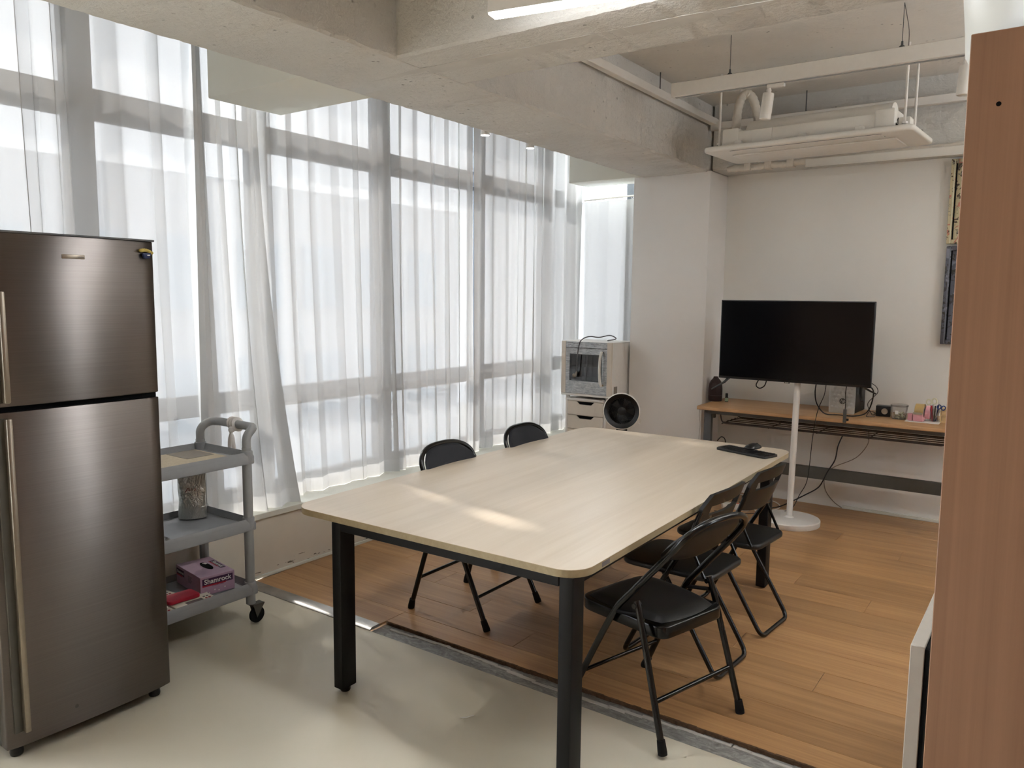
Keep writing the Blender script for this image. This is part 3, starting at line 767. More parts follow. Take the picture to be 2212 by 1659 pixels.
# ================================================================== UTILITY CART
ct = thing('utility_cart', 'grey three-tier plastic utility cart beside the refrigerator', 'cart', (-3.335, 1.975, 0))
CX, CY = 0.188, 0.285
for sx in (-1, 1):
    for sy in (-1, 1):
        po = obj('post', lathe([(0.0225, 0.098), (0.0225, 0.87)], 18, (sx*CX, sy*CY, 0)), 'grey_plastic', ct)
        for zz in (0.155, 0.475, 0.80): obj('collar', lathe([(0.026, zz), (0.028, zz+0.01), (0.028, zz+0.052), (0.026, zz+0.055)], 18, (sx*CX, sy*CY, 0)), 'grey_tray', po)
        cs = obj('caster', tube([(sx*CX+0.01, sy*CY+0.02, 0.040), (sx*CX+0.024, sy*CY+0.02, 0.040)], 0.0395, 24), 'rubber', ct)
        bm = newbm()
        for dx in (0.0, 0.032): add_prism(bm, [(0.0, 0.03), (0.045, 0.095), (-0.02, 0.1)], -0.002, 0.002, basis((sx*CX+0.001+dx, sy*CY+0.01, 0), (0, 1, 0), (0, 0, 1)))
        add_box(bm, sx*CX-0.003, sx*CX+0.037, sy*CY-0.012, sy*CY+0.05, 0.090, 0.098)
        obj('fork', bm, 'grey_dark_steel', cs)
for zz in (0.155, 0.475, 0.80):
    bm = newbm()
    ox, oy, ix, iy, bz = 0.214, 0.31, 0.192, 0.284, 0.012
    L = [[(-ox, -oy), (ox, -oy), (ox, oy), (-ox, oy)], [(-ox, -oy), (ox, -oy), (ox, oy), (-ox, oy)], [(-ox+0.014, -oy+0.014), (ox-0.014, -oy+0.014), (ox-0.014, oy-0.014), (-ox+0.014, oy-0.014)], [(-ix, -iy), (ix, -iy), (ix, iy), (-ix, iy)]]
    Z = [zz-0.008, zz+0.030, zz+0.052, zz+0.020]
    rg = [[bm.verts.new((x, y, z)) for x, y in l] for l, z in zip(L, Z)]
    for A, B in zip(rg, rg[1:]):
        for q in range(4): bm.faces.new((A[q], A[(q+1) % 4], B[(q+1) % 4], B[q]))
    bm.faces.new(rg[0][::-1]); bm.faces.new(rg[-1])
    bmesh.ops.bevel(bm, geom=[e for e in bm.edges], offset=0.003, segments=2, affect='EDGES')
    obj('tray', bm, 'grey_tray', ct)
hp = [(-CX, CY, 0.862), (-CX, CY, 0.925), (-CX+0.01, CY+0.045, 0.955), (-CX+0.05, CY+0.075, 0.955), (CX-0.05, CY+0.075, 0.955), (CX-0.01, CY+0.045, 0.955), (CX, CY, 0.925), (CX, CY, 0.862)]
obj('handle', tube(round_path(hp, 0.05, 6), 0.0205, 14), 'grey_plastic', ct)
# cloth strip tied round the handle
ti = thing('cloth_tie', 'white cloth strip knotted round the cart handle', 'cloth', (-3.335, 2.335, 0.955))
for i, dx in enumerate((-0.022, 0.0, 0.02)):
    obj('wrap', tube([(dx-0.008*math.sin(a), 0.026*math.cos(a), 0.026*math.sin(a)) for a in [2*PI*q/14 for q in range(15)]], 0.010, 8, 0.45), 'cloth_white', ti)
obj('knot', lathe([(0.0, -0.018), (0.013, -0.012), (0.016, 0.0), (0.011, 0.012), (0.0, 0.016)], 12, (0.012, -0.032, -0.022)), 'cloth_white', ti)
obj('tail', tube(smooth_path([(0.01, -0.034, -0.03), (0.0, -0.036, -0.08), (-0.006, -0.034, -0.14), (-0.004, -0.035, -0.205)], 5), [0.007]*3+[0.010]*13, 8, 0.35), 'cloth_white', ti)
obj('tail', tube(smooth_path([(0.016, -0.034, -0.03), (0.028, -0.038, -0.07), (0.034, -0.036, -0.13), (0.030, -0.035, -0.19)], 5), [0.006]*3+[0.012]*12+[0.004], 8, 0.35), 'cloth_white', ti)
# things on the cart
pm = thing('drying_mat', 'beige mat with a grey corner patch on the top cart tray', 'mat', (-3.335, 1.975, 0.8215))
obj('mat', prism(rrect(-0.165, 0.165, -0.26, 0.24, 0.01, 3), 0.0, 0.004, 0.001, 1), 'mat_beige', pm)
obj('patch', prism(rrect(-0.16, 0.02, 0.08, 0.225, 0.006, 3), 0.0042, 0.0052, 0), 'mat_grey', pm)
pc = thing('foil_pouch', 'standing silver foil pouch with red handwriting on the middle cart tray', 'pouch', (-3.445, 2.155, 0.497), math.radians(58))
bm = newbm(); n = 40; prof = [(0.0, 1.0, 0.0), (0.004, 1.0, 0.96), (0.03, 1.0, 0.98), (0.09, 0.97, 0.86), (0.15, 0.97, 0.62), (0.20, 1.02, 0.30), (0.235, 1.06, 0.05), (0.262, 1.08, 0.035)]
rnd = random.Random(4); rings = []
for (z, wx, wy) in prof:
    ring = []
    for q in range(n):
        a = 2*PI*q/n; cxx = math.copysign(abs(math.cos(a))**0.85, math.cos(a)); syy = math.copysign(abs(math.sin(a))**0.85, math.sin(a))
        jit = 0.0022*math.sin(5*a+z*60)+rnd.uniform(-0.0012, 0.0012)
        ring.append(bm.verts.new((0.064*wx*cxx+jit, 0.040*max(wy, 0.03)*syy+jit+0.006*math.sin(z*24+2*a)*(z > 0.12), z)))
    rings.append(ring)
for A, B in zip(rings, rings[1:]):
    for q in range(n): bm.faces.new((A[q], A[(q+1) % n], B[(q+1) % n], B[q]))
bm.faces.new(rings[0][::-1]); bm.faces.new(rings[-1])
obj('pouch_body', bm, 'foil', pc)
def pen(pts): return tube([(x, -0.0335-0.0065*(0.155-z)/0.06, z) for x, z in pts], 0.0011, 6)
for st in ([(-0.030, 0.140), (-0.020, 0.158), (-0.012, 0.160)], [(-0.018, 0.148), (-0.010, 0.156), (-0.008, 0.148), (-0.014, 0.145)], [(0.0, 0.158), (0.001, 0.146)], [(0.010, 0.156), (0.018, 0.155), (0.012, 0.149), (0.018, 0.150), (0.010, 0.144)]):
    obj('handwriting', pen(st), 'red_print', pc)
# crumpled clear bag
bg_ = thing('plastic_bag', 'crumpled clear plastic bag on the middle cart tray', 'bag', (-3.205, 1.80, 0.4975))
rnd = random.Random(9)
def fbag(u, v): return Vector((0.05*u+rnd.uniform(-.004, .004), 0.075*v, 0.016+rnd.uniform(-0.004, 0.006))), Vector((0, 0, 1))
obj('film', cushion(fbag, 0.026, 12, 12, 3), 'bag_film', bg_)
# glove box
gb = thing('glove_box', 'lilac cardboard glove box with plum lettering bands on the bottom cart tray', 'box', (-3.350, 2.150, 0.1765), math.radians(-9))
GX, GY, GZ = 0.135, 0.085, 0.092
obj('carton', box(-GX, GX, -GY, GY, 0.0005, GZ, 0.0015, 1), 'lilac_card', gb)
obj('opening', prism([(0.062*math.cos(a)*(1 if abs(math.cos(a)) > .3 else 1), 0.020*math.sin(a)) for a in [2*PI*q/24 for q in range(24)]], GZ+0.0001, GZ+0.0006, 0, mat4=Matrix.Translation((-0.01, 0.012, 0))), 'dark_void', gb)
obj('glove_tip', prism([(-0.055, 0.010), (-0.03, 0.016), (-0.035, 0.026), (-0.05, 0.022)], GZ+0.0007, GZ+0.003, 0), 'paper_white', gb)
def panel(org, xd, yd, w_, h_, tsize, stripe=True):
    m = basis(org, xd, yd)
    p = obj('label_panel', prism([(-w_/2, -h_/2), (w_/2, -h_/2), (w_/2, h_/2), (-w_/2, h_/2)], 0.0001, 0.0005, 0, mat4=m), 'plum_print', gb)
    if stripe: obj('stripe', prism([(-w_/2, -h_/2-0.004), (w_/2*0.5, -h_/2-0.004), (w_/2*0.6, -h_/2+0.003), (-w_/2, -h_/2+0.003)], 0.0004, 0.0008, 0, mat4=m), 'red_print', gb)
    text('lettering', 'Shamrock', tsize, 'paper_white', gb, m @ Matrix.Translation((0, 0.001, 0.0009)), 0.0001, bold=0.0007)
panel((GX, 0.0, 0.064), (0, 1, 0), (0, 0, 1), 0.150, 0.034, 0.033)
panel((-0.085, -GY, 0.064), (1, 0, 0), (0, 0, 1), 0.085, 0.030, 0.019)
panel((0.0, 0.062, GZ), (1, 0, 0), (0, 1, 0), 0.13, 0.026, 0.026)
text('lettering', 'POWDER FREE', 0.0085, 'plum_print', gb, basis((GX+0.0002, 0.0, 0.040), (0, 1, 0), (0, 0, 1)), 0.0001)
for i in range(6): obj('print_line', box(0.0, 0.045-0.006*(i % 3), -GY-0.0006, -GY-0.0001, 0.068-i*0.006, 0.0705-i*0.006), 'grey_print', gb)
for (y, z) in ((-0.055, 0.016), (-0.042, 0.010), (-0.015, 0.020), (0.005, 0.013), (0.035, 0.022)):
    obj('flower_print', lathe([(0.0, 0.0006), (0.0035, 0.0005), (0.0035, 0.0)], 8, mat4=basis((GX+0.0001, y, z), (0, 1, 0), (0, 0, 1))), 'paper_white', gb)
# kitchen scales
def scale_thing(label, loc, rz, top, lift=True):
    s = thing('kitchen_scale', label, 'scale', loc, rz)
    obj('body', prism(rrect(-0.060, 0.078, -0.092, 0.100, 0.014, 5), 0.0005, 0.017, 0.003, 2), 'ivory_plastic', s)
    obj('display', box(0.036, 0.066, -0.035, 0.045, 0.0171, 0.0178), 'lcd', s)
    for i in range(4): obj('button', lathe([(0.006, 0.017), (0.0055, 0.0185)], 10, (0.03+0.022*(i % 2), 0.062+0.016*(i//2), 0)), 'red_print' if i % 2 else 'grey_print', s)
    obj('platform', prism(rrect(-0.068, 0.026, -0.10, 0.050, 0.014, 5), 0.0195, 0.036, 0.003, 2), top, s)
    obj('post', lathe([(0.014, 0.017), (0.014, 0.0195)], 10, (-0.02, -0.03, 0)), 'grey_print', s)
    return s
scale_thing('white kitchen scale with a bright red platform beside the glove box', (-3.222, 1.975, 0.1765), math.radians(-4), 'red_silicone')
scale_thing('white kitchen scale with a coral platform at the front tray edge', (-3.222, 1.772, 0.1765), math.radians(-2), 'coral_silicone')
scale_thing('white kitchen scale with a coral platform at the back of the tray', (-3.395, 1.880, 0.1765), math.radians(3), 'coral_silicone')

# ================================================================== DRAWER UNIT + OVEN + FAN
du = thing('drawer_unit', 'white steel drawer unit under the oven', 'drawers', (-3.207, 5.60, 0.012))
obj('body', box(-0.190, 0.190, 0.006, 0.40, 0.0, 0.728, 0.002, 1), 'cream_metal', du)
obj('top_panel', box(-0.194, 0.194, -0.004, 0.404, 0.728, 0.746, 0.003, 2), 'white_metal', du)
for s in (-1, 1): obj('side_stile', box(s*0.182-0.009, s*0.182+0.009, -0.003, 0.006, 0.0, 0.728, 0.001, 1), 'white_metal', du)
for i in range(6):
    z1 = 0.722-i*0.119; z0 = z1-0.114
    o = [(-0.170, z0), (0.170, z0), (0.170, z1), (0.085, z1), (0.055, z1-0.026), (-0.055, z1-0.026), (-0.085, z1), (-0.170, z1)]
    dr = obj('drawer', prism(o, 0.0, 0.010, 0.0015, 1, mat4=Matrix(((1, 0, 0, 0), (0, 0, 1, -0.006), (0, 1, 0, 0), (0, 0, 0, 1)))), 'cream_metal', du)
    obj('grip', box(-0.085, 0.085, 0.0045, 0.0058, z1-0.030, z1-0.001), 'dark_void', dr)  # near-black sheet puts the recess shade behind the drawer notch
ov = thing('countertop_oven', 'white countertop oven with patterned door on the drawer unit', 'oven', (-3.203, 5.585, 0.7585))
OW = 0.237
for s in (-1, 1): obj('side_panel', box(s*OW-(0.012 if s > 0 else 0), s*OW+(0.012 if s < 0 else 0), 0.02, 0.40, 0.024, 0.474, 0.003, 1), 'white_metal', ov)
obj('top_panel', box(-OW, OW, 0.02, 0.40, 0.466, 0.476, 0.003, 1), 'white_metal', ov)
obj('bottom_panel', box(-OW, OW, 0.0, 0.40, 0.022, 0.040, 0.003, 1), 'white_metal', ov)
obj('back_panel', box(-OW+0.012, OW-0.012, 0.388, 0.40, 0.04, 0.466), 'grey_steel', ov)
for s in (-1, 1): obj('corner_post', box(s*0.216-0.021, s*0.216+0.021, 0.0, 0.02, 0.040, 0.476, 0.002, 1), 'cream_metal', ov)
cp = obj('control_panel', box(-0.195, 0.195, 0.003, 0.02, 0.425, 0.474, 0.001, 1), 'oven_wave', ov)
dm = Matrix(((1, 0, 0, 0), (0, 0, 1, 0.002), (0, 1, 0, 0), (0, 0, 0, 1)))
dr = obj('door', box(-0.195, -0.158, 0.002, 0.018, 0.042, 0.422, 0.001, 1), 'oven_wave', ov)
bm = newbm()
for q in ((-0.158, 0.148, 0.042, 0.148), (-0.158, 0.148, 0.372, 0.422), (0.148, 0.195, 0.042, 0.422)): add_box(bm, q[0], q[1], 0.002, 0.018, q[2], q[3])
obj('door_surround', bm, 'oven_wave', dr)
obj('window_glass', box(-0.158, 0.148, 0.005, 0.008, 0.148, 0.372), 'oven_glass', dr)
obj('handle', tube(smooth_path([(0.155, -0.018, 0.400), (0.152, -0.034, 0.36), (0.148, -0.038, 0.26), (0.152, -0.034, 0.16), (0.157, -0.018, 0.120)], 5), 0.011, 12), 'white_plastic', dr)
for z in (0.395, 0.125): obj('handle_mount', tube([(0.156, 0.003, z), (0.156, -0.02, z)], 0.008, 10), 'tape_amber' if z < 0.2 else 'grey_steel', dr)
obj('cavity', box(-0.18, 0.18, 0.35, 0.36, 0.10, 0.41), 'dark_void', ov)
for z in (0.262, 0.155):
    bm = newbm()
    for y in (0.05, 0.075, 0.12, 0.17, 0.22, 0.27): add_tube(bm, [(-0.20, y, z), (0.20, y, z)], 0.0028, 6)
    for x in (-0.2, 0.2): add_tube(bm, [(x, 0.05, z), (x, 0.27, z)], 0.003, 6)
    obj('rack', bm, 'steel_bright', ov)
obj('tray', box(-0.19, 0.19, 0.05, 0.33, 0.085, 0.093), 'grey_dark_steel', ov)
for x, y in ((-0.19, 0.04), (0.19, 0.04), (-0.19, 0.35), (0.19, 0.35)): obj('foot', lathe([(0.017, 0.0005), (0.020, 0.022)], 14, (x, y, 0)), 'white_plastic', ov)
bm = newbm()
for i in range(6):
    add_box(bm, -0.118+i*0.011, -0.114+i*0.011, 0.0022, 0.003, 0.455, 0.464); add_box(bm, 0.048+i*0.012, 0.052+i*0.012, 0.0022, 0.003, 0.453, 0.462)
for x, z in ((-0.092, 0.443), (-0.082, 0.436), (-0.008, 0.446), (0.002, 0.438), (0.075, 0.441), (0.085, 0.436), (-0.008, 0.455)): add_box(bm, x, x+0.005, 0.0022, 0.003, z, z+0.004)
obj('control_marks', bm, 'grey_print', cp)
bm = newbm()
for i in range(9): add_box(bm, -0.185+i*0.0062, -0.1805+i*0.0062, 0.0022, 0.003, 0.459+0.0006*i, 0.4635+0.0006*i)
add_box(bm, -0.180, -0.150, 0.0022, 0.003, 0.447, 0.4505)
obj('brand_marks', bm, 'grey_print', cp)
obj('rating_label', box(OW, OW+0.0006, 0.05, 0.11, 0.05, 0.115), 'mat_grey', ov)
cd = thing('oven_cord', 'grey power cord draped over the oven with its plug hanging in front', 'cord', (-3.203, 5.585, 0.7585))
pts = [(0.08, 0.22, 0.481), (0.12, 0.16, 0.486), (0.20, 0.12, 0.500), (0.215, 0.10, 0.515), (0.17, 0.08, 0.532), (0.09, 0.05, 0.515), (0.02, 0.01, 0.520), (-0.035, -0.022, 0.490), (-0.055, -0.030, 0.43), (-0.066, -0.028, 0.34), (-0.070, -0.024, 0.255), (-0.074, -0.022, 0.225)]
obj('cable', tube(smooth_path(pts, 6), 0.0046, 8), 'cable_dark_grey', cd)
obj('plug', tube([(-0.074, -0.022, 0.228), (-0.078, -0.024, 0.205), (-0.090, -0.026, 0.197), (-0.100, -0.026, 0.190)], [0.006, 0.010, 0.019, 0.017], 14), 'mat_grey', cd)

fn = thing('pedestal_fan', 'small round fan with black grille and white rim before the column', 'fan', (-2.625, 5.13, 0.012), math.radians(20))
obj('base', lathe([(0.125, 0.0), (0.13, 0.01), (0.12, 0.022), (0.04, 0.032), (0.028, 0.05)], 32), 'white_plastic', fn)
obj('pole', lathe([(0.020, 0.05), (0.018, 0.56)], 16), 'white_plastic', fn)
obj('neck', prism([(-0.030, 0.55), (0.030, 0.55), (0.043, 0.64), (-0.043, 0.64)], -0.025, 0.030, 0.006, 2, mat4=Matrix(((1, 0, 0, 0), (0, 0, 1, 0), (0, 1, 0, 0), (0, 0, 0, 1)))), 'black_plastic', fn)
fm4 = basis((0, -0.035, 0.757), (1, 0, 0), (0, 0, 1))    # local z points to the front (-Y)
hd = obj('rim', lathe([(0.131, -0.012), (0.136, -0.004), (0.1365, 0.004), (0.130, 0.010), (0.127, 0.004), (0.127, -0.012)], 48, mat4=fm4, cap=False), 'white_plastic', fn)
obj('shell', lathe([(0.127, -0.010), (0.120, -0.05), (0.095, -0.085), (0.05, -0.10), (0.0, -0.102)], 40, mat4=fm4, cap=False), 'white_plastic', fn)
obj('cone', lathe([(0.129, 0.008), (0.115, -0.004), (0.098, -0.010), (0.096, -0.016)], 40, mat4=fm4, cap=False), 'black_plastic', fn)
obj('inner_wall', lathe([(0.099, -0.012), (0.094, -0.07), (0.0, -0.078)], 36, mat4=fm4, cap=False), 'dark_void', fn)
bm = newbm(); NF = 44
for i in range(NF):
    a0 = 2*PI*i/NF; P_ = []
    for q in range(7):
        r_ = 0.026+0.072*q/6; a = a0+0.9*(q/6)
        P_.append(fm4 @ Vector((r_*math.cos(a), r_*math.sin(a), -0.014+0.006*math.sin(PI*q/6))))
    add_tube(bm, P_, 0.0021, 5)
gr = obj('grille', bm, 'black_plastic', fn); gr['kind'] = 'stuff'
hb = obj('hub', lathe([(0.030, -0.018), (0.030, -0.008), (0.026, -0.005), (0.0, -0.004)], 24, mat4=fm4), 'black_plastic', fn)
obj('logo', box(-0.014, 0.014, -0.0303, -0.0298, 0.7525, 0.7595), 'steel_bright', hb)
bm = newbm()
for i in range(5):
    a = 2*PI*i/5
    P0 = [(0.02, -0.15), (0.085, -0.42), (0.088, 0.20), (0.02, 0.25)]
    bl = [fm4 @ Vector((r_*math.cos(a+d), r_*math.sin(a+d), -0.055+0.018*d)) for r_, d in P0]
    bk_ = [v+(fm4.to_3x3() @ Vector((0, 0, -0.003))) for v in bl]
    A = [bm.verts.new(v) for v in bl]; B = [bm.verts.new(v) for v in bk_]
    bm.faces.new(A); bm.faces.new(B[::-1])
    for q in range(4): bm.faces.new((A[q], A[(q+1) % 4], B[(q+1) % 4], B[q]))
obj('blades', bm, 'grey_dark_steel', fn)
obj('cord_clip', tube(smooth_path([(0.128, 0.03, 0.70), (0.132, 0.035, 0.67), (0.126, 0.035, 0.655), (0.118, 0.035, 0.665)], 5), 0.004, 8), 'white_plastic', fn)

# ================================================================== DESK AGAINST BACK WALL
DZ = 0.79
ds = thing('side_desk', 'long wood-topped steel desk along the back wall', 'desk', (-2.235, 5.60, 0.012))
DH = DZ-0.012
obj('desktop', prism([(0.0, DH-0.026), (0.008, DH-0.030), (0.60, DH-0.030), (0.60, DH), (0.012, DH), (0.003, DH-0.004), (0.0, DH-0.010)], 0.0, 1.80, 0,
    mat4=Matrix(((0, 0, 1, 0), (1, 0, 0, 0), (0, 1, 0, 0), (0, 0, 0, 1)))), 'desk_wood', ds)
obj('front_rail', box(0.06, 1.74, 0.07, 0.10, DH-0.062, DH-0.030, 0.002, 1), 'grey_steel', ds)
obj('back_rail', box(0.06, 1.74, 0.50, 0.53, DH-0.068, DH-0.030, 0.002, 1), 'grey_steel', ds)
for xx in (0.012, 1.728):
    lg = obj('leg', box(xx, xx+0.060, 0.115, 0.155, 0.035, DH-0.030, 0.006, 2), 'grey_steel', ds)
    obj('top_arm', box(xx+0.008, xx+0.052, 0.10, 0.53, DH-0.062, DH-0.030, 0.003, 1), 'grey_steel', ds)
    obj('foot_bar', box(xx+0.008, xx+0.052, 0.04, 0.57, 0.006, 0.035, 0.004, 1), 'grey_steel', ds)
    for y in (0.06, 0.55): obj('glide', lathe([(0.014, 0.0), (0.014, 0.006)], 12, (xx+0.03, y, 0)), 'rubber', ds)
obj('bracket', box(0.072, 0.10, 0.12, 0.14, DH-0.10, DH-0.040, 0.003, 1), 'grey_dark_steel', ds)
obj('stretcher', box(0.072, 1.728, 0.30, 0.33, 0.272, 0.360, 0.002, 1), 'grey_dark_steel', ds)
ws = obj('wire_shelf', tube(round_path([(0.15, 0.08, DH-0.03), (0.17, 0.08, DH-0.125), (1.66, 0.08, DH-0.125), (1.68, 0.08, DH-0.03)], 0.03), 0.0055, 8), 'wire_brown', ds)
for y in (0.13, 0.21, 0.29, 0.37): obj('rod', tube([(0.165, y, DH-0.125), (1.665, y, DH-0.125)], 0.0034, 8), 'wire_brown', ws)
for x in (0.17, 0.52, 0.86, 1.20, 1.66): obj('crosswire', tube([(x, 0.08, DH-0.130), (x, 0.43, DH-0.130)], 0.004, 8), 'wire_brown', ws)
obj('rear_rod', tube(round_path([(0.15, 0.43, DH-0.03), (0.17, 0.43, DH-0.125), (1.66, 0.43, DH-0.125), (1.68, 0.43, DH-0.03)], 0.03), 0.0055, 8), 'wire_brown', ws)

# desk items
df = thing('aroma_diffuser', 'dark brown bottle-shaped aroma diffuser on the left end of the desk', 'diffuser', (-2.232, 5.965, DZ))
obj('body', lathe([(0.050, 0.0), (0.053, 0.006), (0.054, 0.045)], 28), 'diffuser_brown', df)
obj('cover', lathe([(0.054, 0.047), (0.054, 0.10), (0.050, 0.135), (0.040, 0.160), (0.026, 0.176), (0.019, 0.186), (0.018, 0.194), (0.010, 0.192), (0.008, 0.18)], 28), 'diffuser_brown', df)
obj('button', box(-0.010, 0.010, -0.056, -0.053, 0.018, 0.024), 'black_plastic', df)
sb = thing('oil_bottle', 'tiny dark oil bottle with pale label beside the diffuser', 'bottle', (-2.135, 5.955, DZ))
obj('glass', lathe([(0.0125, 0.0), (0.0135, 0.003), (0.0135, 0.036), (0.008, 0.043)], 18), 'diffuser_brown', sb)
obj('label', lathe([(0.0138, 0.006), (0.0138, 0.034)], 18, cap=False), 'green_label', sb)
obj('cap', lathe([(0.010, 0.042), (0.0105, 0.044), (0.0105, 0.066), (0.009, 0.068)], 18), 'black_plastic', sb)
pcx = thing('computer', 'silver-fronted desktop computer tower with a round logo on the desk', 'computer', (-1.262, 5.875, DZ), math.radians(-2))
obj('case', box(-0.075, 0.085, 0.012, 0.305, 0.004, 0.255, 0.004, 2), 'black_metal', pcx)
fp = obj('front_panel', prism(round_poly([(-0.088, 0.0), (0.088, 0.0), (0.088, 0.262), (-0.088, 0.262)], 0.012, 4), -0.012, 0.0, 0.004, 2, mat4=Matrix(((1, 0, 0, 0), (0, 0, -1, 0), (0, 1, 0, 0), (0, 0, 0, 1)))), 'pc_silver', pcx)
bm = newbm()
for i in range(5):
    for q in range(7):
        add_lathe(bm, [(0.0125, 0.0), (0.009, 0.0014), (0.0, 0.0018)], 8, mat4=basis((-0.065+i*0.029+(0.0145 if q % 2 else 0), -0.0008, 0.045+q*0.028), (1, 0, 0), (0, 0, 1)))
dm_ = obj('dimples', bm, 'pc_silver', fp); dm_['kind'] = 'stuff'
lgm = basis((0.006, -0.0032, 0.090), (1, 0, 0), (0, 0, 1))
lo_ = obj('logo_disc', lathe([(0.021, 0.0), (0.021, 0.0012)], 28, mat4=lgm), 'grey_dark_steel', fp)
text('logo_letters', 'hp', 0.034, 'pc_silver', lo_, lgm @ Matrix.Translation((0, 0.001, 0.0014)), 0.0002, shear=0.25)
for x in (-0.06, 0.07):
    for y in (0.03, 0.28): obj('foot', lathe([(0.010, 0.0005), (0.010, 0.005)], 10, (x, y, 0)), 'rubber', pcx)
dn = thing('wireless_stick', 'dark dongle hanging from a cable at the desk front below the television', 'dongle', (-1.168, 5.548, 0.774))
obj('stick', box(-0.011, 0.011, -0.006, 0.006, 0.0, 0.092, 0.003, 2), 'grey_dark_steel', dn)
obj('tip', box(0.011, 0.026, -0.004, 0.004, 0.014, 0.030, 0.002, 1), 'black_plastic', dn)
obj('lead', tube(smooth_path([(0.0, 0.0, 0.09), (0.0, 0.004, 0.15), (-0.002, -0.004, 0.20), (0.004, -0.014, 0.262)], 5), 0.0028, 8), 'cable_black', dn)
sp = thing('desk_speaker', 'small black cube speaker with a round silver cone', 'speaker', (-0.994, 5.905, DZ), math.radians(4))
obj('cabinet', box(-0.047, 0.047, 0.0, 0.075, 0.0005, 0.074, 0.004, 2), 'black_plastic', sp)
obj('driver', lathe([(0.021, 0.0), (0.020, 0.003), (0.012, 0.001), (0.0, 0.004)], 24, mat4=basis((0.010, 0.0, 0.038), (1, 0, 0), (0, 0, 1))), 'steel_bright', sp)
tu = thing('plastic_tub', 'clear round tub with lid half full of pale scraps on the desk', 'tub', (-0.884, 5.86, DZ))
obj('tub_wall', lathe([(0.042, 0.001), (0.044, 0.004), (0.053, 0.092)], 28, cap=False), 'clear_plastic', tu)
obj('tub_floor', lathe([(0.0, 0.0005), (0.043, 0.001)], 28), 'clear_plastic', tu)
obj('lid', lathe([(0.056, 0.088), (0.057, 0.098), (0.050, 0.101), (0.0, 0.099)], 28), 'clear_plastic', tu)
rnd = random.Random(5); bm = newbm()
for i in range(26):
    a, r_ = rnd.uniform(0, 6.28), 0.032*rnd.random()**0.5
    add_box(bm, -0.009, 0.009, -0.006, 0.006, -0.004, 0.004, Matrix.Translation((r_*math.cos(a), r_*math.sin(a), 0.010+0.035*rnd.random())) @ Matrix.Rotation(rnd.uniform(0, 3), 4, Vector((rnd.random(), rnd.random(), 1)).normalized()))
s_ = obj('scraps', bm, 'cream_plastic', tu); s_['kind'] = 'stuff'
obj('sticker', box(-0.018, 0.002, -0.0515, -0.0505, 0.038, 0.062), 'paper_white', tu)
pd = tag(obj('plastic_folder', box(-0.835, -0.63, 5.76, 5.96, DZ+0.0004, DZ+0.0030, 0.001, 1), 'paper_white'), 'thin pale folder under the tape dispenser', 'folder')
td = thing('tape_dispenser', 'pink tape dispenser with a wide amber roll', 'dispenser', (-0.757, 5.82, DZ+0.0033), math.radians(-4))
obj('base', prism([(-0.05, 0.0), (0.045, 0.0), (0.05, 0.012), (0.02, 0.03), (-0.02, 0.03), (-0.055, 0.055), (-0.06, 0.05)], -0.030, 0.030, 0.003, 1, mat4=basis((0, 0.02, 0), (0, 1, 0), (0, 0, 1))), 'pink_plastic', td)
for s in (-1, 1): obj('cheek', prism([(-0.02, 0.015), (0.035, 0.015), (0.03, 0.06), (0.0, 0.07)], -0.003, 0.003, 0.001, 1, mat4=basis((s*0.031, 0.02, 0), (0, 1, 0), (0, 0, 1))), 'pink_plastic', td)
obj('block', box(-0.066, -0.036, -0.02, 0.02, 0.0, 0.048, 0.003, 1), 'pink_plastic', td)
obj('tape_roll', tube([(-0.026, 0.03, 0.062), (0.026, 0.03, 0.062)], 0.052, 32), 'tape_amber', td)
obj('roll_core', tube([(-0.0275, 0.03, 0.062), (0.0275, 0.03, 0.062)], 0.034, 28), 'grey_plastic', td)
obj('spare_roll', tube([(0.036, 0.045, 0.058), (0.060, 0.045, 0.058)], 0.046, 28), 'pink_plastic', td)
obj('cutter', box(-0.028, 0.028, -0.044, -0.040, 0.048, 0.062), 'steel_bright', td)
cu_ = thing('pen_cup', 'clear tumbler of pens on the desk', 'cup', (-0.672, 5.86, DZ+0.0033))
obj('cup_wall', lathe([(0.024, 0.001), (0.031, 0.088)], 20, cap=False), 'clear_plastic', cu_)
for i, (a, c) in enumerate(((0.4, 'blue_plastic'), (2.2, 'grey_print'), (3.9, 'red_print'), (5.0, 'cable_black'))):
    obj('pen', tube([(0.010*math.cos(a), 0.010*math.sin(a), 0.002), (0.024*math.cos(a), 0.024*math.sin(a), 0.108)], 0.004, 8), c, cu_)
def scissors(label, loc, rz, tilt, mat, s=1.0):
    t = thing('scissors', label, 'scissors', loc, rz)
    m = Matrix.Rotation(tilt, 4, 'Y') @ Matrix.Scale(s, 4)
    for q in (-1, 1):
        P_ = [m @ Vector((q*0.020+0.017*math.cos(a), 0.0, 0.152+0.021*math.sin(a)+q*0.004)) for a in [2*PI*i/18 for i in range(19)]]
        obj('handle', tube(P_, 0.0052*s, 8), mat, t)
        bl = prism([(q*0.012, 0.13), (q*0.004, 0.13), (-q*0.003, 0.01), (-q*0.001, 0.008)] if q > 0 else [(q*0.004, 0.13), (q*0.012, 0.13), (-q*0.001, 0.008), (-q*0.003, 0.01)], 0.0006*q, 0.0006*q+0.0012, 0, mat4=m @ Matrix(((1, 0, 0, 0), (0, 0, 1, 0), (0, 1, 0, 0), (0, 0, 0, 1))))
        obj('blade', bl, 'steel_bright', t)
    return t
scissors('cream-handled scissors standing in the pen cup', (-0.684, 5.857, DZ+0.006), math.radians(-8), math.radians(-3), 'cream_plastic', 0.86)
scissors('blue-handled scissors leaning from the pen cup', (-0.670, 5.863, DZ+0.006), math.radians(-12), math.radians(22), 'blue_plastic', 0.68)
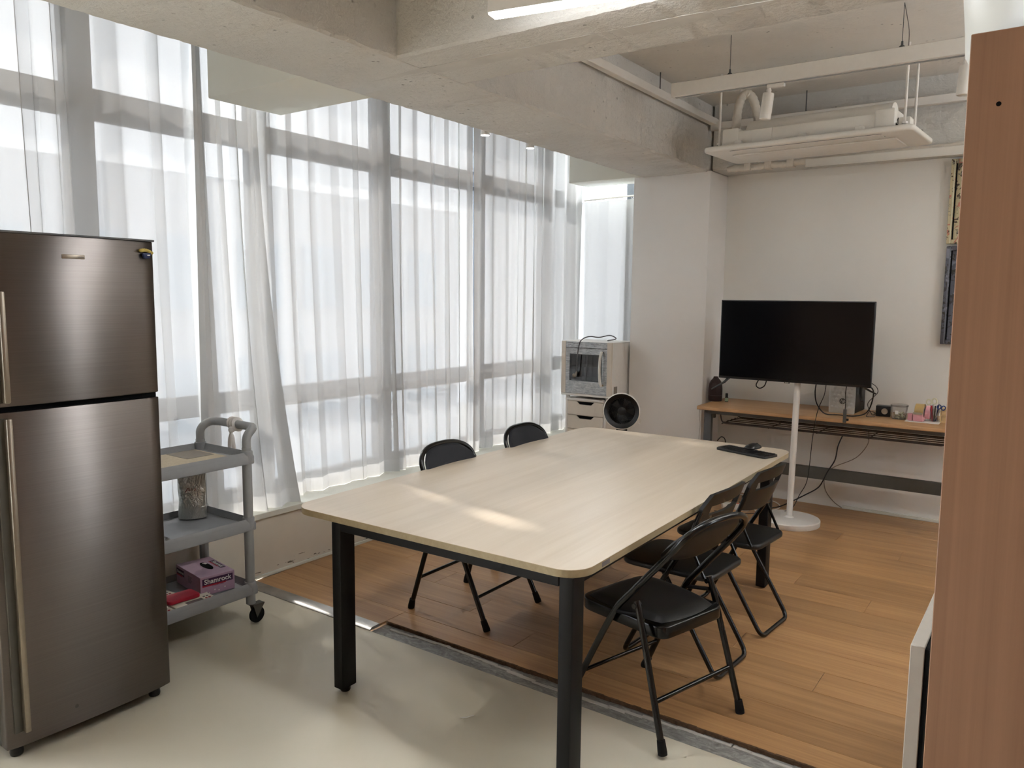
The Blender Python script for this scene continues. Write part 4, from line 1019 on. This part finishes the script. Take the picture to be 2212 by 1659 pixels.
og = thing('desk_organizer', 'pale wooden organizer box at the right end of the desk', 'organizer', (-0.605, 5.86, DZ))
for x in (-0.028, 0.12): obj('side', box(x-0.004, x+0.004, 0.0, 0.12, 0.0005, 0.092, 0.001, 1), 'pale_wood', og)
for z in (0.004, 0.046, 0.088): obj('shelf', box(-0.024, 0.116, 0.0, 0.12, z-0.004, z+0.004), 'pale_wood', og)
obj('back', box(-0.024, 0.116, 0.112, 0.12, 0.0, 0.09), 'pale_wood', og)
for z in (0.024, 0.066): obj('drawer_front', box(-0.022, 0.114, 0.002, 0.010, z-0.0155, z+0.0155, 0.001, 1), 'pale_wood', og)

# ================================================================== TV ON STAND
tv = thing('television', 'flat black television on a white floor stand', 'television', (-1.52, 5.485, 0.0))
W2, Z0, Z1 = 0.514, 1.026, 1.590
obj('housing', box(-W2, W2, 0.004, 0.030, Z0, Z1, 0.003, 2), 'bezel', tv)
obj('back_bulge', box(-0.36, 0.36, 0.030, 0.052, Z0+0.02, Z0+0.34, 0.008, 2), 'bezel', tv)
obj('screen', box(-W2+0.007, W2-0.007, 0.0022, 0.0042, Z0+0.017, Z1-0.007), 'screen', tv)
ch = obj('brand_tab', box(-0.042, -0.006, -0.001, 0.012, Z0-0.007, Z0+0.003, 0.001, 1), 'bezel', tv)
bm = newbm()
for i in range(4): add_box(bm, -0.036+i*0.0062, -0.0315+i*0.0062, -0.0014, -0.0008, Z0-0.0045, Z0+0.0012)
obj('brand_marks', bm, 'steel_bright', ch)
for s, x in ((-1, -0.438), (1, 0.455)):
    obj('foot', tube([(x, 0.014, Z0+0.004), (x+s*0.030 if s < 0 else x+0.006, -0.03, Z0-0.032), (x+s*0.092 if s < 0 else x+0.028, -0.09, Z0-0.078)], [0.012, 0.011, 0.007], 8, 0.6), 'black_plastic', tv)
    obj('foot', tube([(x+s*0.01, 0.018, Z0+0.004), (x+s*0.04, 0.06, Z0-0.022), (x+s*0.07, 0.11, Z0-0.045)], [0.012, 0.011, 0.007], 8, 0.6), 'black_plastic', tv)
st = thing('tv_stand', 'white round-base floor stand holding the television', 'stand', (-1.505, 5.572, 0.012))
obj('base', lathe([(0.205, 0.0), (0.208, 0.004), (0.208, 0.036), (0.204, 0.041), (0.15, 0.044), (0.03, 0.046)], 56), 'white_metal', st)
obj('collar', lathe([(0.034, 0.045), (0.030, 0.052), (0.024, 0.058)], 28), 'white_metal', st)
obj('pole', tube([(0, 0, 0.05), (0.014, 0.0, 1.30)], 0.0215, 24), 'white_metal', st)
obj('mount', box(-0.13, 0.15, -0.0345, -0.0217, 1.10, 1.42, 0.002, 1), 'black_metal', st)

# cables (each its own thing)
def cable(label, pts, r, mat, name='cable', sub=8):
    return tag(obj(name, tube(smooth_path(pts, sub), r, 8), mat), label, 'cable')
cable('black cable looping under the left half of the television', [(-1.70, 5.54, 1.03), (-1.715, 5.54, 0.985), (-1.75, 5.545, 0.965), (-1.775, 5.545, 0.985), (-1.755, 5.54, 1.03)], 0.0042, 'cable_black')
cable('thick black cable hanging in a wide loop before the computer', [(-1.365, 5.555, 1.03), (-1.372, 5.565, 0.96), (-1.365, 5.60, 0.88), (-1.325, 5.66, 0.81), (-1.25, 5.72, 0.800), (-1.14, 5.74, 0.800), (-1.07, 5.75, 0.83), (-1.03, 5.70, 0.92), (-1.015, 5.62, 1.0), (-1.04, 5.56, 1.04)], 0.0042, 'cable_black')
cable('thin black cable running from the television down to the floor', [(-1.30, 5.555, 1.03), (-1.31, 5.56, 0.95), (-1.345, 5.565, 0.85), (-1.365, 5.57, 0.74), (-1.378, 5.575, 0.60), (-1.385, 5.57, 0.45), (-1.40, 5.57, 0.32), (-1.45, 5.60, 0.22), (-1.50, 5.64, 0.115), (-1.56, 5.70, 0.065), (-1.68, 5.76, 0.016), (-1.85, 5.60, 0.015), (-2.05, 5.55, 0.015)], 0.0026, 'cable_black')
cable('black power cable dropping from the wire shelf to the floor', [(-1.21, 5.72, 0.66), (-1.235, 5.71, 0.58), (-1.25, 5.71, 0.48), (-1.30, 5.71, 0.38), (-1.35, 5.72, 0.27), (-1.45, 5.74, 0.19), (-1.56, 5.80, 0.11), (-1.66, 5.85, 0.045), (-1.76, 5.84, 0.018), (-1.87, 5.77, 0.045), (-1.925, 5.735, 0.062)], 0.0042, 'cable_black')
cable('grey cable curving down behind the desk to the skirting', [(-1.10, 6.02, 0.66), (-1.115, 6.10, 0.55), (-1.20, 6.14, 0.43), (-1.36, 6.17, 0.33), (-1.42, 6.18, 0.24), (-1.41, 6.19, 0.14), (-1.35, 6.20, 0.06), (-1.29, 6.205, 0.02)], 0.0032, 'cable_grey')
cable('white cord of the power strip lying on the floor', [(-1.812, 5.718, 0.034), (-1.77, 5.71, 0.02), (-1.72, 5.78, 0.016), (-1.68, 5.95, 0.016), (-1.78, 6.10, 0.016), (-2.0, 6.15, 0.016), (-2.15, 6.15, 0.016)], 0.004, 'white_plastic')
cable('thin white wire hanging down the column beside the desk', [(-2.30, 5.853, 0.77), (-2.315, 5.853, 0.70), (-2.305, 5.852, 0.60), (-2.312, 5.852, 0.45), (-2.308, 5.852, 0.2), (-2.31, 5.850, 0.017)], 0.0014, 'cable_grey')
cable('short black cable curl beside the desk leg', [(-2.14, 5.80, 0.50), (-2.11, 5.80, 0.535), (-2.08, 5.80, 0.52), (-2.075, 5.80, 0.46), (-2.08, 5.80, 0.30), (-2.09, 5.80, 0.016)], 0.004, 'cable_black')
cable('thin black cable bundle behind the right corner of the television', [(-1.03, 5.56, 1.06), (-0.99, 5.58, 1.03), (-0.985, 5.62, 0.99), (-1.02, 5.70, 0.95), (-1.08, 5.82, 0.88), (-1.06, 5.86, 0.81), (-1.055, 5.90, 0.7955), (-1.06, 5.98, 0.7955)], 0.0022, 'cable_black')
cable('thin black lead coiled on the desk beside the cube speaker', [(-1.03, 5.83, 0.7945), (-1.075, 5.80, 0.7945), (-1.085, 5.84, 0.80), (-1.075, 5.88, 0.82), (-1.052, 5.91, 0.815), (-1.052, 5.96, 0.80)], 0.0024, 'cable_black')
ps = thing('power_strip', 'white power strip on the floor behind the chairs', 'power strip', (-1.915, 5.705, 0.012), math.radians(6))
obj('case', prism(rrect(-0.13, 0.075, -0.030, 0.030, 0.02, 5), 0.0005, 0.042, 0.004, 2), 'white_plastic', ps)
obj('switch', box(-0.02, 0.0, -0.012, 0.012, 0.042, 0.046, 0.002, 1), 'coral_silicone', ps)
obj('strain_relief', tube([(0.072, 0.0, 0.022), (0.10, 0.004, 0.02)], 0.007, 10), 'white_plastic', ps)

# ================================================================== CEILING FITTINGS
ac = thing('air_conditioner', 'white ceiling cassette air conditioner hung on rods', 'air conditioner', (-1.375, 5.223, 2.545), math.radians(-3.2))
pan = obj('panel', prism(round_poly([(-0.628, -0.275), (0.628, -0.275), (0.628, 0.275), (-0.628, 0.275)], 0.05, 6), 0.0, 0.034, 0.012, 3), 'ac_white', ac)
obj('vane', box(-0.45, 0.45, -0.235, -0.155, -0.004, 0.001, 0.002, 1), 'ac_white', pan)
obj('slot', box(-0.455, 0.455, -0.240, -0.236, -0.0015, 0.001), 'grey_steel', pan)
obj('slot', box(-0.455, 0.455, -0.154, -0.151, -0.0015, 0.001), 'grey_steel', pan)
obj('intake', box(-0.50, 0.50, -0.09, 0.20, -0.010, 0.001, 0.006, 2), 'ac_white', pan)
for i in range(8): obj('louvre', box(-0.46, 0.46, 0.215+i*0.006, 0.217+i*0.006, -0.003, 0.001), 'ac_white', pan)
obj('body', box(-0.52, 0.50, -0.19, 0.19, 0.034, 0.130, 0.010, 2), 'ac_white', ac)
obj('drum', tube([(-0.42, 0.02, 0.125), (0.46, 0.02, 0.125)], 0.098, 32), 'ac_white', ac)
for x in (-0.53, 0.40): obj('end_block', box(x, x+0.11, -0.20, 0.20, 0.034, 0.150, 0.014, 2), 'ac_white', ac)
obj('junction_box', box(0.515, 0.58, -0.14, -0.05, 0.036, 0.10, 0.006, 2), 'ac_white', ac)
obj('wiring', tube(smooth_path([(0.51, -0.12, 0.10), (0.505, -0.16, 0.07), (0.52, -0.17, 0.05)], 5), 0.005, 8), 'cable_black', ac)
for x in (-0.44, -0.03, 0.30): obj('bracket', box(x, x+0.05, -0.225, -0.188, 0.036, 0.062, 0.003, 1), 'ac_white', ac)
obj('foam_strip', box(0.0, 0.30, -0.205, -0.19, 0.036, 0.046), 'grey_dark_steel', ac)
obj('cover_plate', box(-0.33, -0.20, -0.196, -0.188, 0.04, 0.125, 0.002, 1), 'ac_white', ac)
for (x, y) in ((-0.565, -0.155), (-0.565, 0.17), (0.55, -0.14), (0.54, 0.16)):
    r_ = obj('rod', tube([(x, y, 0.03), (x, y, ZC-2.549)], 0.0075, 10), 'white_metal', ac)
    obj('nut', lathe([(0.017, 0.0), (0.017, 0.012)], 6, (x, y, 0.062)), 'white_metal', r_)
hs = tag(obj('hose', tube(smooth_path([(-1.930, 5.32, 2.66), (-1.920, 5.32, 2.75), (-1.912, 5.32, 2.86), (-1.890, 5.32, 2.94), (-1.853, 5.33, 2.968), (-1.818, 5.35, 2.93), (-1.808, 5.40, 2.85), (-1.81, 5.46, 2.74)], 8), [0.029+0.0022*math.sin(i*2.1) for i in range(57)], 14), 'wrap_white'), 'taped white hose arching over the air conditioner', 'hose')
pi_ = thing('insulated_pipe', 'lumpy white wrapped pipe along the back beam', 'pipe', (0, 0, 0))
n = 70; pts = [(-2.16+1.9*i/n, 5.85, 2.566+0.03*i/n+0.003*math.sin(i*0.7)) for i in range(n+1)]
obj('wrap', tube(pts, [0.024+random.uniform(-0.004, 0.004) for _ in pts], 14), 'wrap_white', pi_)
for x in (-2.03, -1.88, -1.72, -0.78): obj('clamp', box(x, x+0.05, 5.82, 5.893, 2.545, 2.60, 0.006, 2), 'wrap_white', pi_)
tk = thing('cable_trunking', 'flat white trunking on the lower edge of the back beam', 'trunking', (-1.58, 5.80, 2.528))
obj('box', box(0, 1.05, 0, 0.014, 0.0, 0.056, 0.002, 1), 'white_plastic', tk)
obj('lip', box(0, 1.05, -0.004, 0.0, 0.006, 0.012), 'white_plastic', tk)
# ceiling rails along the beams
rl = thing('ceiling_rail', 'white square rail running round the far ceiling bay', 'rail', (0, 0, 0))
obj('long_rail', box(-2.290, -2.245, 2.95, 5.86, 2.895, 2.945, 0.003, 1), 'white_metal', rl)
obj('back_rail', box(-2.290, 2.5, 5.80, 5.845, 2.86, 2.915, 0.003, 1), 'white_metal', rl)
for y in (3.5, 4.85): obj('hanger', tube([(-2.268, y, 2.94), (-2.268, y, ZC)], 0.004, 8), 'grey_steel', rl)
for x in (-1.6, -0.4, 1.0): obj('hanger', tube([(x, 5.822, 2.91), (x, 5.822, ZC)], 0.004, 8), 'grey_steel', rl)
# suspended track with spots
tr = thing('track_light_beam', 'long white suspended track beam on thin wires', 'track light', (-1.975, 4.40, 2.765))
obj('beam', box(0.0, 4.2, -0.030, 0.030, 0.0, 0.078, 0.003, 1), 'white_metal', tr)
obj('track_groove', box(0.02, 4.18, -0.010, 0.010, -0.003, 0.0005), 'grey_plastic', tr)
for x, two in ((0.34, 0), (1.215, 1), (2.6, 0), (3.8, 1)):
    obj('cable_grip', lathe([(0.013, 0.078), (0.013, 0.088), (0.006, 0.094), (0.005, 0.112)], 12, (x, 0, 0)), 'grey_steel', tr)
    obj('wire', tube([(x, 0, 0.10), (x, 0, ZC-2.765)], 0.0018, 6), 'grey_steel', tr)
    if two: obj('wire', tube(smooth_path([(x+0.03, 0, 0.078), (x+0.028, 0, 0.16), (x+0.012, 0, 0.24), (x, 0, ZC-2.765)], 4), 0.0018, 6), 'cable_dark_grey', tr)
def spot(label, x, tilt):
    s = thing('track_spot', label, 'spotlight', (x, 4.40, 2.762))
    obj('adapter', box(-0.01, 0.085, -0.014, 0.014, -0.020, -0.0005, 0.003, 1), 'white_metal', s)
    obj('joint', lathe([(0.012, -0.045), (0.014, -0.030), (0.010, -0.018)], 14), 'white_metal', s)
    m = Matrix.Translation((0, 0, -0.045)) @ Matrix.Rotation(tilt, 4, 'Y')
    obj('barrel', lathe([(0.027, 0.0), (0.030, -0.004), (0.0305, -0.135), (0.027, -0.138), (0.024, -0.115), (0.0, -0.112)], 28, mat4=m), 'white_metal', s)
    return s
spot('white cylinder spotlight on the track above the air conditioner', -1.412, math.radians(6))
spot('white cylinder spotlight on the track beside the tall wooden cabinet', -0.474, math.radians(2))
# LED bars: one hanging in view, plus unseen uplights added as fill
def led_bar(label, loc, rz, length, up=False):
    t = thing('led_bar', label, 'ceiling light', loc, rz)
    obj('housing', box(0, length, -0.029, 0.029, 0.004, 0.05, 0.003, 1), 'white_metal', t)
    if not up: obj('diffuser', box(0.004, length-0.004, -0.027, 0.027, 0.0, 0.0045, 0.001, 1), 'led_tube', t)
    if up: obj('upper_diffuser', box(0.004, length-0.004, -0.027, 0.027, 0.0495, 0.054, 0.001, 1), 'led_up', t)
    for x in (0.25, length-0.25): obj('wire', tube([(x, 0, 0.05), (x, 0, ZC-loc[2])], 0.0018, 6), 'grey_steel', t)
    return t
led_bar('lit white LED bar hanging in front of the cross beam', (-1.682, 2.232, 2.55), math.radians(10.5), 1.5)
led_bar('LED uplight bar hidden right of the cabinet, nearer the cross beam', (1.25, 3.2, 2.5), math.radians(90), 1.3, True)
led_bar('LED uplight bar hidden right of the cabinet, nearer the back wall', (1.25, 4.55, 2.5), math.radians(90), 1.2, True)
for y, wh in ((3.79, 'farther from the column'), (4.27, 'nearer the column')):
    dl = thing('downlight', 'tiny lit downlight under the long beam, '+wh, 'downlight', (-2.893, y, 2.548))
    obj('can', lathe([(0.026, 0.002), (0.0265, 0.09)], 20), 'white_metal', dl)
    obj('lens', lathe([(0.0, 0.0), (0.0245, 0.001), (0.0245, 0.003)], 20), 'led_warm', dl)

# ================================================================== RIGHT FOREGROUND
cb = thing('tall_cabinet', 'tall red-brown wooden cabinet at the right edge', 'cabinet', (-0.115, 1.20, 0.0))
cb.rotation_euler = (0, math.radians(-0.33), 0)
obj('side_panel', box(0.0, 0.60, 0.0, 0.020, 0.004, 1.943, 0.0012, 1), 'cabinet_wood', cb)
obj('side_panel', box(0.0, 0.60, 0.76, 0.78, 0.004, 1.943, 0.0012, 1), 'cabinet_wood', cb)
obj('top_panel', box(0.0, 0.60, 0.0205, 0.7595, 1.923, 1.943), 'cabinet_wood', cb)
obj('back_panel', box(0.585, 0.60, 0.0205, 0.7595, 0.01, 1.923), 'cabinet_wood', cb)
for y in (0.0215, 0.391): 
    d_ = obj('door', box(0.0, 0.018, y, y+0.3675, 0.06, 1.921, 0.001, 1), 'cabinet_wood', cb)
    obj('knob', lathe([(0.006, 0.0), (0.006, 0.012), (0.013, 0.018), (0.011, 0.025), (0.0, 0.027)], 16, mat4=basis((0.0, y+(0.33 if y < 0.2 else 0.04), 1.0), (0, 0, 1), (0, 1, 0))), 'steel_bright', d_)
obj('plinth', box(0.02, 0.58, 0.0205, 0.7595, 0.006, 0.058), 'cabinet_wood', cb)
obj('screw_hole', lathe([(0.0, 0.0002), (0.0026, 0.0004), (0.0031, 0.0)], 14, mat4=basis((0.036, 0.0, 1.851), (1, 0, 0), (0, 0, 1))), 'dark_void', cb)
pt_ = thing('white_pot', 'large white glazed pot on top of the tall cabinet', 'pot', (0.030, 1.405, 1.9465))
obj('pot_body', lathe([(0.160, 0.0), (0.176, 0.006), (0.183, 0.02), (0.185, 0.05), (0.192, 0.12), (0.198, 0.22), (0.190, 0.222), (0.182, 0.12), (0.172, 0.03), (0.0, 0.02)], 48), 'pot_white', pt_)
gp = thing('grey_partition', 'low grey partition board beside the tall cabinet', 'partition', (-0.269, 2.20, 0.0))
obj('board', box(0.0, 0.034, 0.0, 0.95, 0.013, 0.705, 0.002, 1), 'partition_grey', gp)
obj('edge_seal', box(0.034, 0.044, 0.004, 0.95, 0.013, 0.698), 'dark_void', gp)  # dark strip stands in for the shaded gap beside the cabinet
# framed trays on the back wall
def framed(label, z0, z1, mat, x0, rim):
    t = thing('wall_frame', label, 'picture frame', (x0, YB-0.0005, z0))
    hh = z1-z0; ww = 0.48; d = 0.045
    for q in ((0, 0.030, 0, hh), (ww-0.030, ww, 0, hh), (0.0301, ww-0.0301, 0, 0.030), (0.0301, ww-0.0301, hh-0.030, hh)):
        obj('frame_side', box(q[0], q[1], -d, 0.0, q[2], q[3], 0.005, 2), mat, t)
    obj('inner_edge', box(0.031, 0.037, -d+0.004, -0.012, 0.031, hh-0.031), 'dark_void', t)  # dark strip paints the shadow on the left rim's inner face
    obj('rim_line', box(0.020, 0.026, -d-0.002, -d+0.001, 0.006, hh-0.006), rim, t)
    obj('picture', box(0.0372, ww-0.031, -0.016, -0.004, 0.031, hh-0.031), mat, t)
    return t
framed('upper frame of cream floral pattern on the back wall', 1.99, 2.562, 'pattern_floral', -0.712, 'cream_plastic')
framed('lower frame of dark swirling pattern on the back wall', 1.298, 1.975, 'pattern_dark', -0.706, 'frame_grey')
# scrap on the floor
tag(obj('paper_scrap', tube(smooth_path([(-1.775, 2.19, 0.002), (-1.755, 2.197, 0.004), (-1.738, 2.212, 0.009), (-1.732, 2.222, 0.010)], 5), [0.002]*3+[0.0045]*10+[0.002]*3, 8, 0.35), 'paper_white'), 'small curled paper scrap on the resin floor', 'paper scrap')
bpy.context.view_layer.update()
